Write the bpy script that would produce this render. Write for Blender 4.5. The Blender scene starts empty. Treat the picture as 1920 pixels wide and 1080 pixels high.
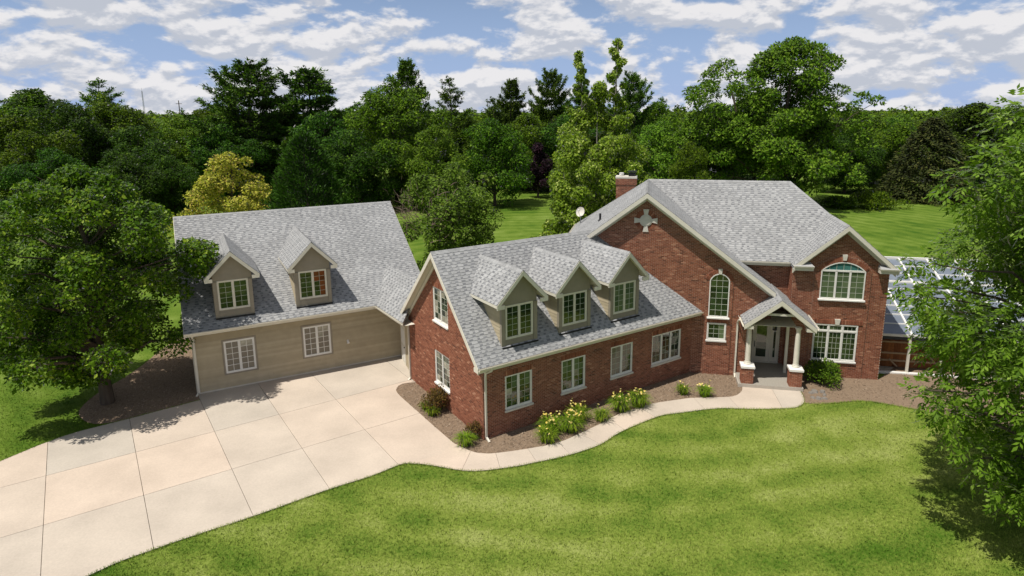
import bpy, math, random
import numpy as np
from mathutils import Vector, Matrix

SC = bpy.context.scene
COL = SC.collection
R = math.radians

# ------------------------------------------------------------------ camera
cam_d = bpy.data.cameras.new("camera")
cam = bpy.data.objects.new("camera", cam_d)
COL.objects.link(cam)
cam_d.sensor_width = 36.0
cam_d.lens = 22.169
cam_d.shift_x = -0.01473
cam_d.shift_y = -0.04694
cam_d.clip_start = 0.1
cam_d.clip_end = 9000
_r = Vector((0.99998662, -0.00103491, -0.00506901))
_u = Vector((0.00517358, 0.20003531, 0.97977503))
_f = Vector((0.0, 0.97978814, -0.20003799))
cam.matrix_world = Matrix(((_r.x, _u.x, -_f.x, 0), (_r.y, _u.y, -_f.y, 0), (_r.z, _u.z, -_f.z, 13.05), (0, 0, 0, 1)))
SC.camera = cam

# ------------------------------------------------------------------ sun, sky, exposure
SUN_EL, SUN_AZ = 65.5, 36.0          # elevation; heading in which the light travels
sd = bpy.data.lights.new("sun", 'SUN')
sd.energy = 5.0
sd.angle = R(0.55)
sd.color = (1.0, 0.955, 0.89)
sun = bpy.data.objects.new("sun", sd)
COL.objects.link(sun)
ldir = Vector((math.cos(R(SUN_AZ)) * math.cos(R(SUN_EL)), math.sin(R(SUN_AZ)) * math.cos(R(SUN_EL)), -math.sin(R(SUN_EL))))
sun.rotation_mode = 'QUATERNION'
sun.rotation_quaternion = ldir.to_track_quat('-Z', 'Y')
sun.location = (-30, -15, 80)

SC.view_settings.view_transform = 'Standard'
SC.view_settings.look = 'None'
SC.view_settings.exposure = 0.0
SC.view_settings.gamma = 1.0
SC.view_settings.use_curve_mapping = False
SC.cycles.max_bounces = 6
SC.cycles.diffuse_bounces = 3
SC.cycles.transparent_max_bounces = 6
SC.cycles.use_denoising = True
SC.cycles.caustics_reflective = False
SC.cycles.caustics_refractive = False

world = bpy.data.worlds.new("World")
SC.world = world
world.use_nodes = True


def sky_nodes():
    nt = world.node_tree
    N, L = nt.nodes, nt.links
    N.clear()

    def nd(t, **k):
        n = N.new(t)
        for a, b in k.items():
            setattr(n, a, b)
        return n

    def mth(op, a, b=None, c=None, clamp=False):
        n = nd('ShaderNodeMath', operation=op, use_clamp=clamp)
        for i, v in enumerate((a, b, c)):
            if v is None:
                continue
            if isinstance(v, (int, float)):
                n.inputs[i].default_value = v
            else:
                L.new(v, n.inputs[i])
        return n.outputs[0]
    out = nd('ShaderNodeOutputWorld')
    sky = nd('ShaderNodeTexSky', sky_type='NISHITA')
    sky.sun_disc = False
    sky.sun_elevation = R(SUN_EL)
    sky.sun_rotation = math.atan2(-ldir.x, -ldir.y)
    sky.altitude = 200
    sky.air_density = 1.0
    sky.dust_density = 0.25
    sky.ozone_density = 2.2
    bg = nd('ShaderNodeBackground')
    L.new(sky.outputs[0], bg.inputs[0])
    bg.inputs[1].default_value = 0.065
    tc = nd('ShaderNodeTexCoord')
    sp = nd('ShaderNodeSeparateXYZ')
    L.new(tc.outputs['Generated'], sp.inputs[0])
    X, Y, Z = sp.outputs

    def density(dz):
        z = mth('MAXIMUM', mth('ADD', Z, dz), 0.0)
        den = mth('ADD', z, 0.85)
        cx = mth('DIVIDE', X, den)
        cy = mth('DIVIDE', Y, den)
        cmb = nd('ShaderNodeCombineXYZ')
        L.new(cx, cmb.inputs[0])
        L.new(cy, cmb.inputs[1])
        L.new(mth('MULTIPLY', z, 1.9), cmb.inputs[2])
        a = nd('ShaderNodeTexNoise')
        a.inputs['Scale'].default_value = 9.0
        a.inputs['Detail'].default_value = 7.0
        a.inputs['Roughness'].default_value = 0.52
        a.inputs['Lacunarity'].default_value = 2.15
        a.inputs['Distortion'].default_value = 0.15
        L.new(cmb.outputs[0], a.inputs['Vector'])
        b = nd('ShaderNodeTexNoise')
        b.inputs['Scale'].default_value = 3.0
        b.inputs['Detail'].default_value = 2.0
        L.new(cmb.outputs[0], b.inputs['Vector'])
        return mth('ADD', mth('MULTIPLY', a.outputs[0], 0.8), mth('MULTIPLY', b.outputs[0], 0.30))
    d0 = density(0.0)
    d1 = density(0.0095)
    hz = mth('SUBTRACT', 1.0, mth('MULTIPLY', mth('ABSOLUTE', Z), 6.0), clamp=True)   # more cover toward the horizon
    thr = mth('SUBTRACT', 0.516, mth('MULTIPLY', hz, 0.05))
    mask = nd('ShaderNodeMapRange', interpolation_type='SMOOTHSTEP')
    L.new(mth('SUBTRACT', d0, thr), mask.inputs[0])
    mask.inputs[1].default_value = 0.0
    mask.inputs[2].default_value = 0.085
    mask.inputs[3].default_value = 0.0
    mask.inputs[4].default_value = 0.93
    lit = nd('ShaderNodeMapRange', interpolation_type='SMOOTHSTEP')
    L.new(mth('SUBTRACT', d0, d1), lit.inputs[0])
    lit.inputs[1].default_value = -0.035
    lit.inputs[2].default_value = 0.05
    ramp = nd('ShaderNodeMix', data_type='RGBA')
    L.new(lit.outputs[0], ramp.inputs[0])
    ramp.inputs[6].default_value = (0.58, 0.61, 0.68, 1)
    ramp.inputs[7].default_value = (0.93, 0.91, 0.91, 1)
    bc = nd('ShaderNodeBackground')
    L.new(ramp.outputs[2], bc.inputs[0])
    bc.inputs[1].default_value = 0.93
    hzm = nd('ShaderNodeMapRange', interpolation_type='SMOOTHSTEP')
    L.new(Z, hzm.inputs[0])
    hzm.inputs[1].default_value = -0.02
    hzm.inputs[2].default_value = 0.36
    hzm.inputs[3].default_value = 0.85
    hzm.inputs[4].default_value = 0.0
    bh = nd('ShaderNodeBackground')
    bh.inputs[0].default_value = (0.40, 0.55, 0.90, 1)
    bh.inputs[1].default_value = 0.9
    hm = nd('ShaderNodeMixShader')
    L.new(hzm.outputs[0], hm.inputs[0])
    L.new(bg.outputs[0], hm.inputs[1])
    L.new(bh.outputs[0], hm.inputs[2])
    mx = nd('ShaderNodeMixShader')
    up = mth('MULTIPLY', mask.outputs[0], mth('GREATER_THAN', Z, -0.002))
    L.new(up, mx.inputs[0])
    L.new(hm.outputs[0], mx.inputs[1])
    L.new(bc.outputs[0], mx.inputs[2])
    L.new(mx.outputs[0], out.inputs[0])


sky_nodes()

# ------------------------------------------------------------------ materials


def mat(name):
    m = bpy.data.materials.new(name)
    m.use_nodes = True
    return m, m.node_tree.nodes, m.node_tree.links


def simple(name, col, rough=0.7, noise=0.0, scale=8.0, bump=0.0, spec=0.3, stretch=None, metal=0.0, ior=1.5):
    m, N, L = mat(name)
    p = N['Principled BSDF']
    p.inputs['Base Color'].default_value = (*col, 1)
    p.inputs['Roughness'].default_value = rough
    p.inputs['Specular IOR Level'].default_value = spec
    p.inputs['Metallic'].default_value = metal
    p.inputs['IOR'].default_value = ior
    if noise or bump:
        tc = N.new('ShaderNodeTexCoord')
        mp = N.new('ShaderNodeMapping')
        L.new(tc.outputs['Object'], mp.inputs[0])
        if stretch:
            mp.inputs['Scale'].default_value = stretch
        n = N.new('ShaderNodeTexNoise')
        n.inputs['Scale'].default_value = scale
        n.inputs['Detail'].default_value = 6
        n.inputs['Roughness'].default_value = 0.65
        L.new(mp.outputs[0], n.inputs['Vector'])
        if noise:
            r = N.new('ShaderNodeMapRange')
            L.new(n.outputs[0], r.inputs[0])
            r.inputs[1].default_value = 0.25
            r.inputs[2].default_value = 0.75
            r.inputs[3].default_value = 1 - noise
            r.inputs[4].default_value = 1 + noise
            mx = N.new('ShaderNodeVectorMath')
            mx.operation = 'SCALE'
            mx.inputs[0].default_value = col
            L.new(r.outputs[0], mx.inputs['Scale'])
            L.new(mx.outputs[0], p.inputs['Base Color'])
        if bump:
            b = N.new('ShaderNodeBump')
            b.inputs['Strength'].default_value = bump
            b.inputs['Distance'].default_value = 0.02
            L.new(n.outputs[0], b.inputs['Height'])
            L.new(b.outputs[0], p.inputs['Normal'])
    return m


def rand_value(N, L):
    g = N.new('ShaderNodeNewGeometry')
    o = N.new('ShaderNodeObjectInfo')
    a = N.new('ShaderNodeMath')
    a.operation = 'ADD'
    L.new(g.outputs['Random Per Island'], a.inputs[0])
    L.new(o.outputs['Random'], a.inputs[1])
    f = N.new('ShaderNodeMath')
    f.operation = 'FRACT'
    L.new(a.outputs[0], f.inputs[0])
    return f.outputs[0]


def palette(name, cols, rough=0.85, noise=0.15, scale=14, bump=0.25, spec=0.2, macro=0.0, macro_scale=0.5, dist=0.01):
    """a colour picked piece by piece from cols [(position, rgb)], with grain over it"""
    m, N, L = mat(name)
    p = N['Principled BSDF']
    p.inputs['Roughness'].default_value = rough
    p.inputs['Specular IOR Level'].default_value = spec
    rv = rand_value(N, L)
    cr = N.new('ShaderNodeValToRGB')
    cr.color_ramp.interpolation = 'LINEAR'
    els = cr.color_ramp.elements
    while len(els) < len(cols):
        els.new(0.5)
    for e, (q, c) in zip(els, cols):
        e.position = q
        e.color = (*c, 1)
    L.new(rv, cr.inputs[0])
    tc = N.new('ShaderNodeTexCoord')
    n = N.new('ShaderNodeTexNoise')
    n.inputs['Scale'].default_value = scale
    n.inputs['Detail'].default_value = 5
    L.new(tc.outputs['Object'], n.inputs['Vector'])
    r = N.new('ShaderNodeMapRange')
    L.new(n.outputs[0], r.inputs[0])
    r.inputs[1].default_value = 0.25
    r.inputs[2].default_value = 0.75
    r.inputs[3].default_value = 1 - noise
    r.inputs[4].default_value = 1 + noise
    val = r.outputs[0]
    if macro:
        n2 = N.new('ShaderNodeTexNoise')
        n2.inputs['Scale'].default_value = macro_scale
        n2.inputs['Detail'].default_value = 3
        L.new(tc.outputs['Object'], n2.inputs['Vector'])
        r2 = N.new('ShaderNodeMapRange')
        L.new(n2.outputs[0], r2.inputs[0])
        r2.inputs[1].default_value = 0.3
        r2.inputs[2].default_value = 0.7
        r2.inputs[3].default_value = 1 - macro
        r2.inputs[4].default_value = 1 + macro
        mm = N.new('ShaderNodeMath')
        mm.operation = 'MULTIPLY'
        L.new(val, mm.inputs[0])
        L.new(r2.outputs[0], mm.inputs[1])
        val = mm.outputs[0]
    sc = N.new('ShaderNodeVectorMath')
    sc.operation = 'SCALE'
    L.new(cr.outputs[0], sc.inputs[0])
    L.new(val, sc.inputs['Scale'])
    L.new(sc.outputs[0], p.inputs['Base Color'])
    if bump:
        b = N.new('ShaderNodeBump')
        b.inputs['Strength'].default_value = bump
        b.inputs['Distance'].default_value = dist
        L.new(n.outputs[0], b.inputs['Height'])
        L.new(b.outputs[0], p.inputs['Normal'])
    return m


def leafmat(name, c1, c2, c3=None, trans=0.35, rough=0.55, spec=0.25):
    """leaves: colour varies leaf by leaf, clump by clump and tree by tree; some light passes through"""
    m, N, L = mat(name)
    N.remove(N['Principled BSDF'])
    out = N['Material Output']
    g = N.new('ShaderNodeNewGeometry')
    cr = N.new('ShaderNodeValToRGB')
    els = cr.color_ramp.elements
    els[0].position, els[1].position = 0.0, 0.85
    els[0].color, els[1].color = (*c1, 1), (*c2, 1)
    if c3:
        e = els.new(1.0)
        e.color = (*c3, 1)
    tc = N.new('ShaderNodeTexCoord')
    n = N.new('ShaderNodeTexNoise')
    n.inputs['Scale'].default_value = 0.7
    n.inputs['Detail'].default_value = 3
    L.new(tc.outputs['Object'], n.inputs['Vector'])
    ad = N.new('ShaderNodeMath')
    ad.operation = 'MULTIPLY_ADD'
    L.new(n.outputs[0], ad.inputs[0])
    ad.inputs[1].default_value = 1.1
    ad.inputs[2].default_value = -0.55
    ad2 = N.new('ShaderNodeMath')
    ad2.operation = 'ADD'
    L.new(g.outputs['Random Per Island'], ad2.inputs[0])
    L.new(ad.outputs[0], ad2.inputs[1])
    L.new(ad2.outputs[0], cr.inputs[0])
    o = N.new('ShaderNodeObjectInfo')
    hs = N.new('ShaderNodeHueSaturation')
    L.new(cr.outputs[0], hs.inputs['Color'])
    for sock, lo, hi in (('Hue', 0.485, 0.512), ('Value', 0.75, 1.2)):
        r = N.new('ShaderNodeMapRange')
        L.new(o.outputs['Random'], r.inputs[0])
        r.inputs[3].default_value = lo
        r.inputs[4].default_value = hi
        L.new(r.outputs[0], hs.inputs[sock])
    d = N.new('ShaderNodeBsdfDiffuse')
    t = N.new('ShaderNodeBsdfTranslucent')
    gl = N.new('ShaderNodeBsdfGlossy')
    gl.inputs['Roughness'].default_value = rough
    gl.inputs['Color'].default_value = (spec, spec, spec, 1)
    L.new(hs.outputs[0], d.inputs[0])
    gm = N.new('ShaderNodeMix')
    gm.data_type = 'RGBA'
    gm.blend_type = 'MULTIPLY'
    gm.inputs[0].default_value = 1.0
    L.new(hs.outputs[0], gm.inputs[6])
    gm.inputs[7].default_value = (1.25, 1.3, 0.55, 1)
    L.new(gm.outputs[2], t.inputs[0])
    mx = N.new('ShaderNodeMixShader')
    mx.inputs[0].default_value = trans
    L.new(d.outputs[0], mx.inputs[1])
    L.new(t.outputs[0], mx.inputs[2])
    fr = N.new('ShaderNodeFresnel')
    fr.inputs[0].default_value = 1.18
    m2 = N.new('ShaderNodeMixShader')
    L.new(fr.outputs[0], m2.inputs[0])
    L.new(mx.outputs[0], m2.inputs[1])
    L.new(gl.outputs[0], m2.inputs[2])
    L.new(m2.outputs[0], out.inputs[0])
    return m


BRICK = palette('brick_clay', [(0.0, (0.12, 0.047, 0.029)), (0.10, (0.20, 0.072, 0.041)), (0.5, (0.248, 0.092, 0.052)), (0.9, (0.295, 0.117, 0.067)), (1.0, (0.42, 0.21, 0.13))], noise=0.10, scale=9, bump=0.3, macro=0.07, macro_scale=0.35)
MORTAR = simple('mortar', (0.43, 0.345, 0.26), 0.95, 0.2, 20)
SHINGLE = palette('asphalt_shingle', [(0.0, (0.262, 0.262, 0.258)), (0.5, (0.302, 0.302, 0.297)), (1.0, (0.343, 0.342, 0.335))], rough=0.95, noise=0.2, scale=60, bump=0.3, macro=0.07, macro_scale=0.5, dist=0.004)
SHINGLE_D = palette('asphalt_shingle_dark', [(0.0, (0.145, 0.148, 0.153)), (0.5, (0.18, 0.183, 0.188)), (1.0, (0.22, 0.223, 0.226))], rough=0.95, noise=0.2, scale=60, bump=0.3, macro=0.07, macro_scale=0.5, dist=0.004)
SIDING = palette('weathered_siding', [(0.0, (0.375, 0.315, 0.21)), (0.5, (0.41, 0.345, 0.232)), (1.0, (0.45, 0.38, 0.26))], noise=0.08, scale=3.0, bump=0.1, macro=0.05, macro_scale=0.5)
TRIM = simple('cream_trim', (0.66, 0.62, 0.52), 0.5, 0.06, 3)
WHITE = simple('white_paint', (0.74, 0.72, 0.67), 0.45, 0.05, 4)
TAUPE = simple('taupe_trim', (0.27, 0.235, 0.18), 0.6, 0.1, 3)
STONE = simple('cast_stone', (0.60, 0.565, 0.49), 0.8, 0.1, 6, 0.1)
CONC = palette('concrete_slab', [(0.0, (0.445, 0.395, 0.328)), (0.5, (0.485, 0.412, 0.332)), (1.0, (0.525, 0.43, 0.34))], rough=0.9, noise=0.07, scale=16, bump=0.12, macro=0.09, macro_scale=0.6, dist=0.003)
CONC2 = simple('porch_concrete', (0.42, 0.38, 0.32), 0.9, 0.08, 9, 0.05)
JOINT = simple('joint_dirt', (0.10, 0.085, 0.065), 0.95)
BLACK = simple('black_paint', (0.012, 0.012, 0.013), 0.5)
METAL = simple('galvanised_metal', (0.42, 0.42, 0.42), 0.45, 0.1, 8, metal=0.6)
GLASS = palette('window_glass', [(0.0, (0.006, 0.013, 0.007)), (0.6, (0.014, 0.03, 0.013)), (1.0, (0.03, 0.055, 0.022))], rough=0.03, noise=0.35, scale=2.2, bump=0.0, spec=0.5)
GLASS.node_tree.nodes['Principled BSDF'].inputs['IOR'].default_value = 1.9
BLIND = palette('pane_over_blind', [(0.0, (0.15, 0.132, 0.10)), (1.0, (0.18, 0.16, 0.12))], rough=0.08, noise=0.12, scale=2.0, bump=0.0, spec=0.5)
SHADE_REFL = palette('pane_shade_and_reflection', [(0.0, (0.075, 0.115, 0.055)), (1.0, (0.13, 0.17, 0.085))], rough=0.05, noise=0.2, scale=2.5, bump=0.0, spec=0.5)
TEAL = palette('pane_tinted', [(0.0, (0.035, 0.12, 0.11)), (1.0, (0.06, 0.17, 0.15))], rough=0.05, noise=0.2, scale=2.5, bump=0.0, spec=0.5)
CURT_REFL = palette('pane_curtain_and_reflection', [(0.0, (0.22, 0.21, 0.16)), (1.0, (0.40, 0.38, 0.30))], rough=0.05, noise=0.5, scale=3.5, bump=0.0, spec=0.5)
REDPANE = palette('pane_over_red_drape', [(0.0, (0.10, 0.022, 0.012)), (1.0, (0.20, 0.05, 0.02))], rough=0.05, noise=0.4, scale=2.5, bump=0.0, spec=0.5)
CEDAR = palette('cedar_plank', [(0.0, (0.15, 0.055, 0.02)), (1.0, (0.27, 0.11, 0.04))], noise=0.25, scale=5, bump=0.2)
ROOFGLASS = simple('greenhouse_glass', (0.16, 0.185, 0.22), 0.3, 0.2, 1.2, spec=0.6)
BARK = simple('bark', (0.085, 0.065, 0.048), 0.95, 0.35, 6, 0.6, stretch=(1, 1, 0.25))
BARKL = simple('pale_bark', (0.22, 0.20, 0.165), 0.9, 0.25, 6, 0.4)
MULCH = simple('mulch_soil', (0.205, 0.146, 0.096), 0.98, 0.28, 16, 0.5)
CHIP = palette('mulch_chip', [(0.0, (0.13, 0.09, 0.06)), (0.6, (0.225, 0.165, 0.112)), (1.0, (0.30, 0.23, 0.165))], noise=0.1, bump=0)
FIELD = simple('field_stone', (0.20, 0.18, 0.155), 0.9, 0.25, 8, 0.3)
PETAL = palette('yellow_petal', [(0.0, (0.68, 0.52, 0.10)), (0.6, (0.76, 0.64, 0.20)), (1.0, (0.80, 0.72, 0.40))], rough=0.6, noise=0.1, bump=0)
GRID = simple('window_grid', (0.44, 0.46, 0.38), 0.5)
FACE = simple('house_siding_pale', (0.42, 0.40, 0.37), 0.8, 0.1, 2)
FARROOF = simple('far_roof_grey', (0.20, 0.21, 0.24), 0.9, 0.2, 3)
FARRED = simple('far_brick', (0.24, 0.12, 0.085), 0.9, 0.2, 3)


def lawn_material():
    m, N, L = mat('lawn_grass')
    p = N['Principled BSDF']
    p.inputs['Roughness'].default_value = 0.9
    p.inputs['Specular IOR Level'].default_value = 0.1
    tc = N.new('ShaderNodeTexCoord')

    def noise(sc, det=5, rough=0.6, vec=None):
        n = N.new('ShaderNodeTexNoise')
        n.inputs['Scale'].default_value = sc
        n.inputs['Detail'].default_value = det
        n.inputs['Roughness'].default_value = rough
        L.new(vec or tc.outputs['Object'], n.inputs['Vector'])
        return n.outputs[0]

    def mth(op, a, b):
        n = N.new('ShaderNodeMath')
        n.operation = op
        for i, v in enumerate((a, b)):
            if isinstance(v, (int, float)):
                n.inputs[i].default_value = v
            else:
                L.new(v, n.inputs[i])
        return n.outputs[0]
    # mower passes: rings round a far point, bent by slow noise
    sp = N.new('ShaderNodeVectorMath')
    sp.operation = 'DISTANCE'
    L.new(tc.outputs['Object'], sp.inputs[0])
    sp.inputs[1].default_value = (4.0, 50.0, 0)
    ring = mth('ADD', sp.outputs['Value'], mth('MULTIPLY', noise(0.12, 2), 3.4))
    st = mth('SINE', mth('MULTIPLY', ring, 2 * math.pi / 1.9), 0.0)
    big = noise(0.10, 3)
    med = noise(0.7, 5)
    fine = noise(9.0, 6, 0.75)
    f = mth('ADD', mth('MULTIPLY', big, 0.46), mth('MULTIPLY', med, 0.34))
    f = mth('ADD', f, mth('MULTIPLY', st, 0.042))
    f = mth('ADD', f, mth('MULTIPLY', fine, 0.51))
    cr = N.new('ShaderNodeValToRGB')
    e = cr.color_ramp.elements
    e[0].position, e[0].color = 0.50, (0.055, 0.115, 0.009, 1)
    e[1].position, e[1].color = 0.86, (0.30, 0.325, 0.105, 1)
    x = e.new(0.67)
    x.color = (0.165, 0.212, 0.034, 1)
    L.new(f, cr.inputs[0])
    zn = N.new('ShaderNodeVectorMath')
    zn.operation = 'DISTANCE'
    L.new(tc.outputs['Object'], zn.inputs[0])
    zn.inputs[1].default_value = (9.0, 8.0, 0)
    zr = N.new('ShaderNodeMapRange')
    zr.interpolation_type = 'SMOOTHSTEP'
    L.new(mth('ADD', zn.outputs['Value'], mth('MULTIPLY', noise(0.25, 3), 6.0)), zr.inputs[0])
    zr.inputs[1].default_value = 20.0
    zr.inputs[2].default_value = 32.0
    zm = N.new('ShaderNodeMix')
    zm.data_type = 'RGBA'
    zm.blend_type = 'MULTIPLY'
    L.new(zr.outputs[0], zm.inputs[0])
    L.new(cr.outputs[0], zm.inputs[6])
    zm.inputs[7].default_value = (0.62, 0.76, 0.50, 1)      # lusher turf away from the dry front lawn, tree shade painted in too
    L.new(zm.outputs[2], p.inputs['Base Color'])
    b = N.new('ShaderNodeBump')
    b.inputs['Strength'].default_value = 0.5
    b.inputs['Distance'].default_value = 0.05
    L.new(fine, b.inputs['Height'])
    L.new(b.outputs[0], p.inputs['Normal'])
    return m


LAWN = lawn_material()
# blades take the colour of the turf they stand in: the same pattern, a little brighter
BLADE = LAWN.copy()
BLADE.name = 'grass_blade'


def vary_blades():
    N, L = BLADE.node_tree.nodes, BLADE.node_tree.links
    p = N['Principled BSDF']
    src = p.inputs['Base Color'].links[0].from_socket
    for l in list(p.inputs['Normal'].links):
        L.remove(l)
    g = N.new('ShaderNodeNewGeometry')
    r = N.new('ShaderNodeMapRange')
    L.new(g.outputs['Random Per Island'], r.inputs[0])
    r.inputs[3].default_value = 1.05
    r.inputs[4].default_value = 1.5
    sc = N.new('ShaderNodeVectorMath')
    sc.operation = 'SCALE'
    L.new(src, sc.inputs[0])
    L.new(r.outputs[0], sc.inputs['Scale'])
    L.new(sc.outputs[0], p.inputs['Base Color'])


vary_blades()

# ------------------------------------------------------------------ mesh builder


class MB:
    def __init__(self):
        self.v, self.f, self.m = [], [], []

    def poly(self, pts, m=0):
        k = len(self.v)
        self.v.extend(tuple(p) for p in pts)
        self.f.append(tuple(range(k, k + len(pts))))
        self.m.append(m)

    def hexa(self, p, m=0):
        """eight corners: bottom 0-3 counterclockwise, top 4-7"""
        k = len(self.v)
        self.v.extend(tuple(q) for q in p)
        for f in ((3, 2, 1, 0), (4, 5, 6, 7), (0, 1, 5, 4), (1, 2, 6, 5), (2, 3, 7, 6), (3, 0, 4, 7)):
            self.f.append(tuple(k + i for i in f))
            self.m.append(m)

    def box(self, x0, x1, y0, y1, z0, z1, m=0):
        self.hexa([(x0, y0, z0), (x1, y0, z0), (x1, y1, z0), (x0, y1, z0), (x0, y0, z1), (x1, y0, z1), (x1, y1, z1), (x0, y1, z1)], m)

    def obox(self, O, a, b, c, la, lb, lc, m=0):
        """box from corner O along unit vectors a, b, c"""
        O = Vector(O)
        A, B, C = Vector(a) * la, Vector(b) * lb, Vector(c) * lc
        self.hexa([O, O + A, O + A + B, O + B, O + C, O + A + C, O + A + B + C, O + B + C], m)

    def slab(self, pts, off, m=0):
        """polygon pts and a copy moved by off, closed at the sides"""
        off = Vector(off)
        n = len(pts)
        k = len(self.v)
        self.v.extend(tuple(p) for p in pts)
        self.v.extend(tuple(Vector(p) + off) for p in pts)
        self.f.append(tuple(range(k, k + n)))
        self.f.append(tuple(range(k + 2 * n - 1, k + n - 1, -1)))
        self.m += [m, m]
        for i in range(n):
            j = (i + 1) % n
            self.f.append((k + i, k + n + i, k + n + j, k + j))
            self.m.append(m)

    def beam(self, p, q, w, h, up=(0, 0, 1), m=0):
        """bar from p to q, w across and h along up, hanging centred"""
        p, q = Vector(p), Vector(q)
        d = (q - p).normalized()
        s = d.cross(Vector(up)).normalized()
        u = s.cross(d)
        a = [p - s * w / 2 - u * h / 2, p + s * w / 2 - u * h / 2, p + s * w / 2 + u * h / 2, p - s * w / 2 + u * h / 2]
        self.hexa(a + [x + (q - p) for x in a], m)

    def tube(self, pts, rad, n=8, m=0, cap=True):
        pts = [Vector(p) for p in pts]
        if not hasattr(rad, '__len__'):
            rad = [rad] * len(pts)
        k = len(self.v)
        for i, p in enumerate(pts):
            d = (pts[min(i + 1, len(pts) - 1)] - pts[max(i - 1, 0)]).normalized()
            s = d.cross(Vector((0.31, 0.95, 0.05)))
            if s.length < 0.1:
                s = d.cross(Vector((1, 0, 0)))
            s.normalize()
            t = d.cross(s)
            for j in range(n):
                a = 2 * math.pi * j / n
                self.v.append(tuple(p + (s * math.cos(a) + t * math.sin(a)) * rad[i]))
        for i in range(len(pts) - 1):
            for j in range(n):
                a, b = k + i * n + j, k + i * n + (j + 1) % n
                self.f.append((a, b, b + n, a + n))
                self.m.append(m)
        if cap:
            self.f.append(tuple(k + (len(pts) - 1) * n + j for j in range(n)))
            self.f.append(tuple(k + j for j in reversed(range(n))))
            self.m += [m, m]

    def mesh(self, name, mats):
        me = bpy.data.meshes.new(name)
        me.from_pydata(self.v, [], self.f)
        for x in mats:
            me.materials.append(x)
        if len(mats) > 1:
            me.polygons.foreach_set('material_index', self.m)
        me.update()
        return me

    def obj(self, name, mats, parent=None, frame=None, smooth=False):
        if not isinstance(mats, (list, tuple)):
            mats = [mats]
        me = self.mesh(name, mats)
        if smooth:
            me.polygons.foreach_set('use_smooth', [True] * len(me.polygons))
        return link(bpy.data.objects.new(name, me), parent, frame)


FR = {'g': (-15.57, 27.71, R(28.48)), 'w': (-1.79, 23.37, R(33.69)), 'm': (8.96, 29.86, R(-11.23)), None: (0, 0, 0)}


def link(o, parent=None, frame=None):
    COL.objects.link(o)
    x, y, t = FR[frame]
    if parent is not None:
        o.parent = parent
        if frame is not None:
            px, py = parent.location.x, parent.location.y
            o.location = (x - px, y - py, 0)
            o.rotation_euler = (0, 0, t)
    elif frame is not None:
        o.location = (x, y, 0)
        o.rotation_euler = (0, 0, t)
    return o


def tag(o, label=None, cat=None, group=None, kind=None):
    if label:
        o['label'] = label
    if cat:
        o['category'] = cat
    if group:
        o['group'] = group
    if kind:
        o['kind'] = kind
    return o


def thing(name, loc, label, cat, group=None):
    o = bpy.data.objects.new(name, None)
    o.empty_display_size = 0.3
    COL.objects.link(o)
    o.location = loc
    return tag(o, label, cat, group)


def W(frame, p):
    x, y, t = FR[frame]
    c, s = math.cos(t), math.sin(t)
    return Vector((x + c * p[0] - s * p[1], y + s * p[0] + c * p[1], p[2] if len(p) > 2 else 0))


def Loc(frame, p):
    x, y, t = FR[frame]
    c, s = math.cos(t), math.sin(t)
    dx, dy = p[0] - x, p[1] - y
    return Vector((c * dx + s * dy, -s * dx + c * dy, p[2] if len(p) > 2 else 0))


def np_mesh(name, verts, quads, material, mats=None):
    """verts (n,3), quads (k,4)"""
    me = bpy.data.meshes.new(name)
    nv, nq = len(verts), len(quads)
    me.vertices.add(nv)
    me.vertices.foreach_set('co', np.ascontiguousarray(verts, dtype=np.float32).ravel())
    me.loops.add(nq * 4)
    me.loops.foreach_set('vertex_index', np.ascontiguousarray(quads, dtype=np.int32).ravel())
    me.polygons.add(nq)
    me.polygons.foreach_set('loop_start', np.arange(nq, dtype=np.int32) * 4)
    me.materials.append(material)
    me.update(calc_edges=True)
    return me


CAMP = Vector((0, 0, 13.05))
rnd = random.Random(7)

# ------------------------------------------------------------------ polygon helpers (plan view)


def halfplane(poly, p, q, off=0.0):
    """part of poly on the left of the line p->q, at least off from it"""
    dx, dy = q[0] - p[0], q[1] - p[1]
    l = math.hypot(dx, dy)
    nx, ny = -dy / l, dx / l
    dist = lambda a: (a[0] - p[0]) * nx + (a[1] - p[1]) * ny - off
    out = []
    for i in range(len(poly)):
        a, b = poly[i], poly[(i + 1) % len(poly)]
        da, db = dist(a), dist(b)
        if da >= 0:
            out.append(a)
        if (da > 0 > db) or (da < 0 < db):
            t = da / (da - db)
            out.append((a[0] + (b[0] - a[0]) * t, a[1] + (b[1] - a[1]) * t))
    return out


def area(poly):
    return 0.5 * sum(poly[i][0] * poly[(i + 1) % len(poly)][1] - poly[(i + 1) % len(poly)][0] * poly[i][1] for i in range(len(poly)))


def inside(poly, x, y):
    x, y = np.asarray(x), np.asarray(y)
    r = np.zeros(x.shape, bool)
    n = len(poly)
    for i in range(n):
        (x1, y1), (x2, y2) = poly[i], poly[(i + 1) % n]
        if y1 == y2:
            continue
        c = ((y1 > y) != (y2 > y)) & (x < (x2 - x1) * (y - y1) / (y2 - y1) + x1)
        r ^= c
    return r


def smooth_line(pts, n=5):
    """Catmull-Rom through pts"""
    out = []
    for i in range(len(pts) - 1):
        p0, p1, p2, p3 = pts[max(i - 1, 0)], pts[i], pts[i + 1], pts[min(i + 2, len(pts) - 1)]
        for k in range(n):
            t = k / n
            out.append(tuple(0.5 * (2 * p1[j] + (p2[j] - p0[j]) * t + (2 * p0[j] - 5 * p1[j] + 4 * p2[j] - p3[j]) * t * t + (3 * p1[j] - p0[j] - 3 * p2[j] + p3[j]) * t ** 3) for j in (0, 1)))
    out.append(tuple(pts[-1]))
    return out


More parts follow.
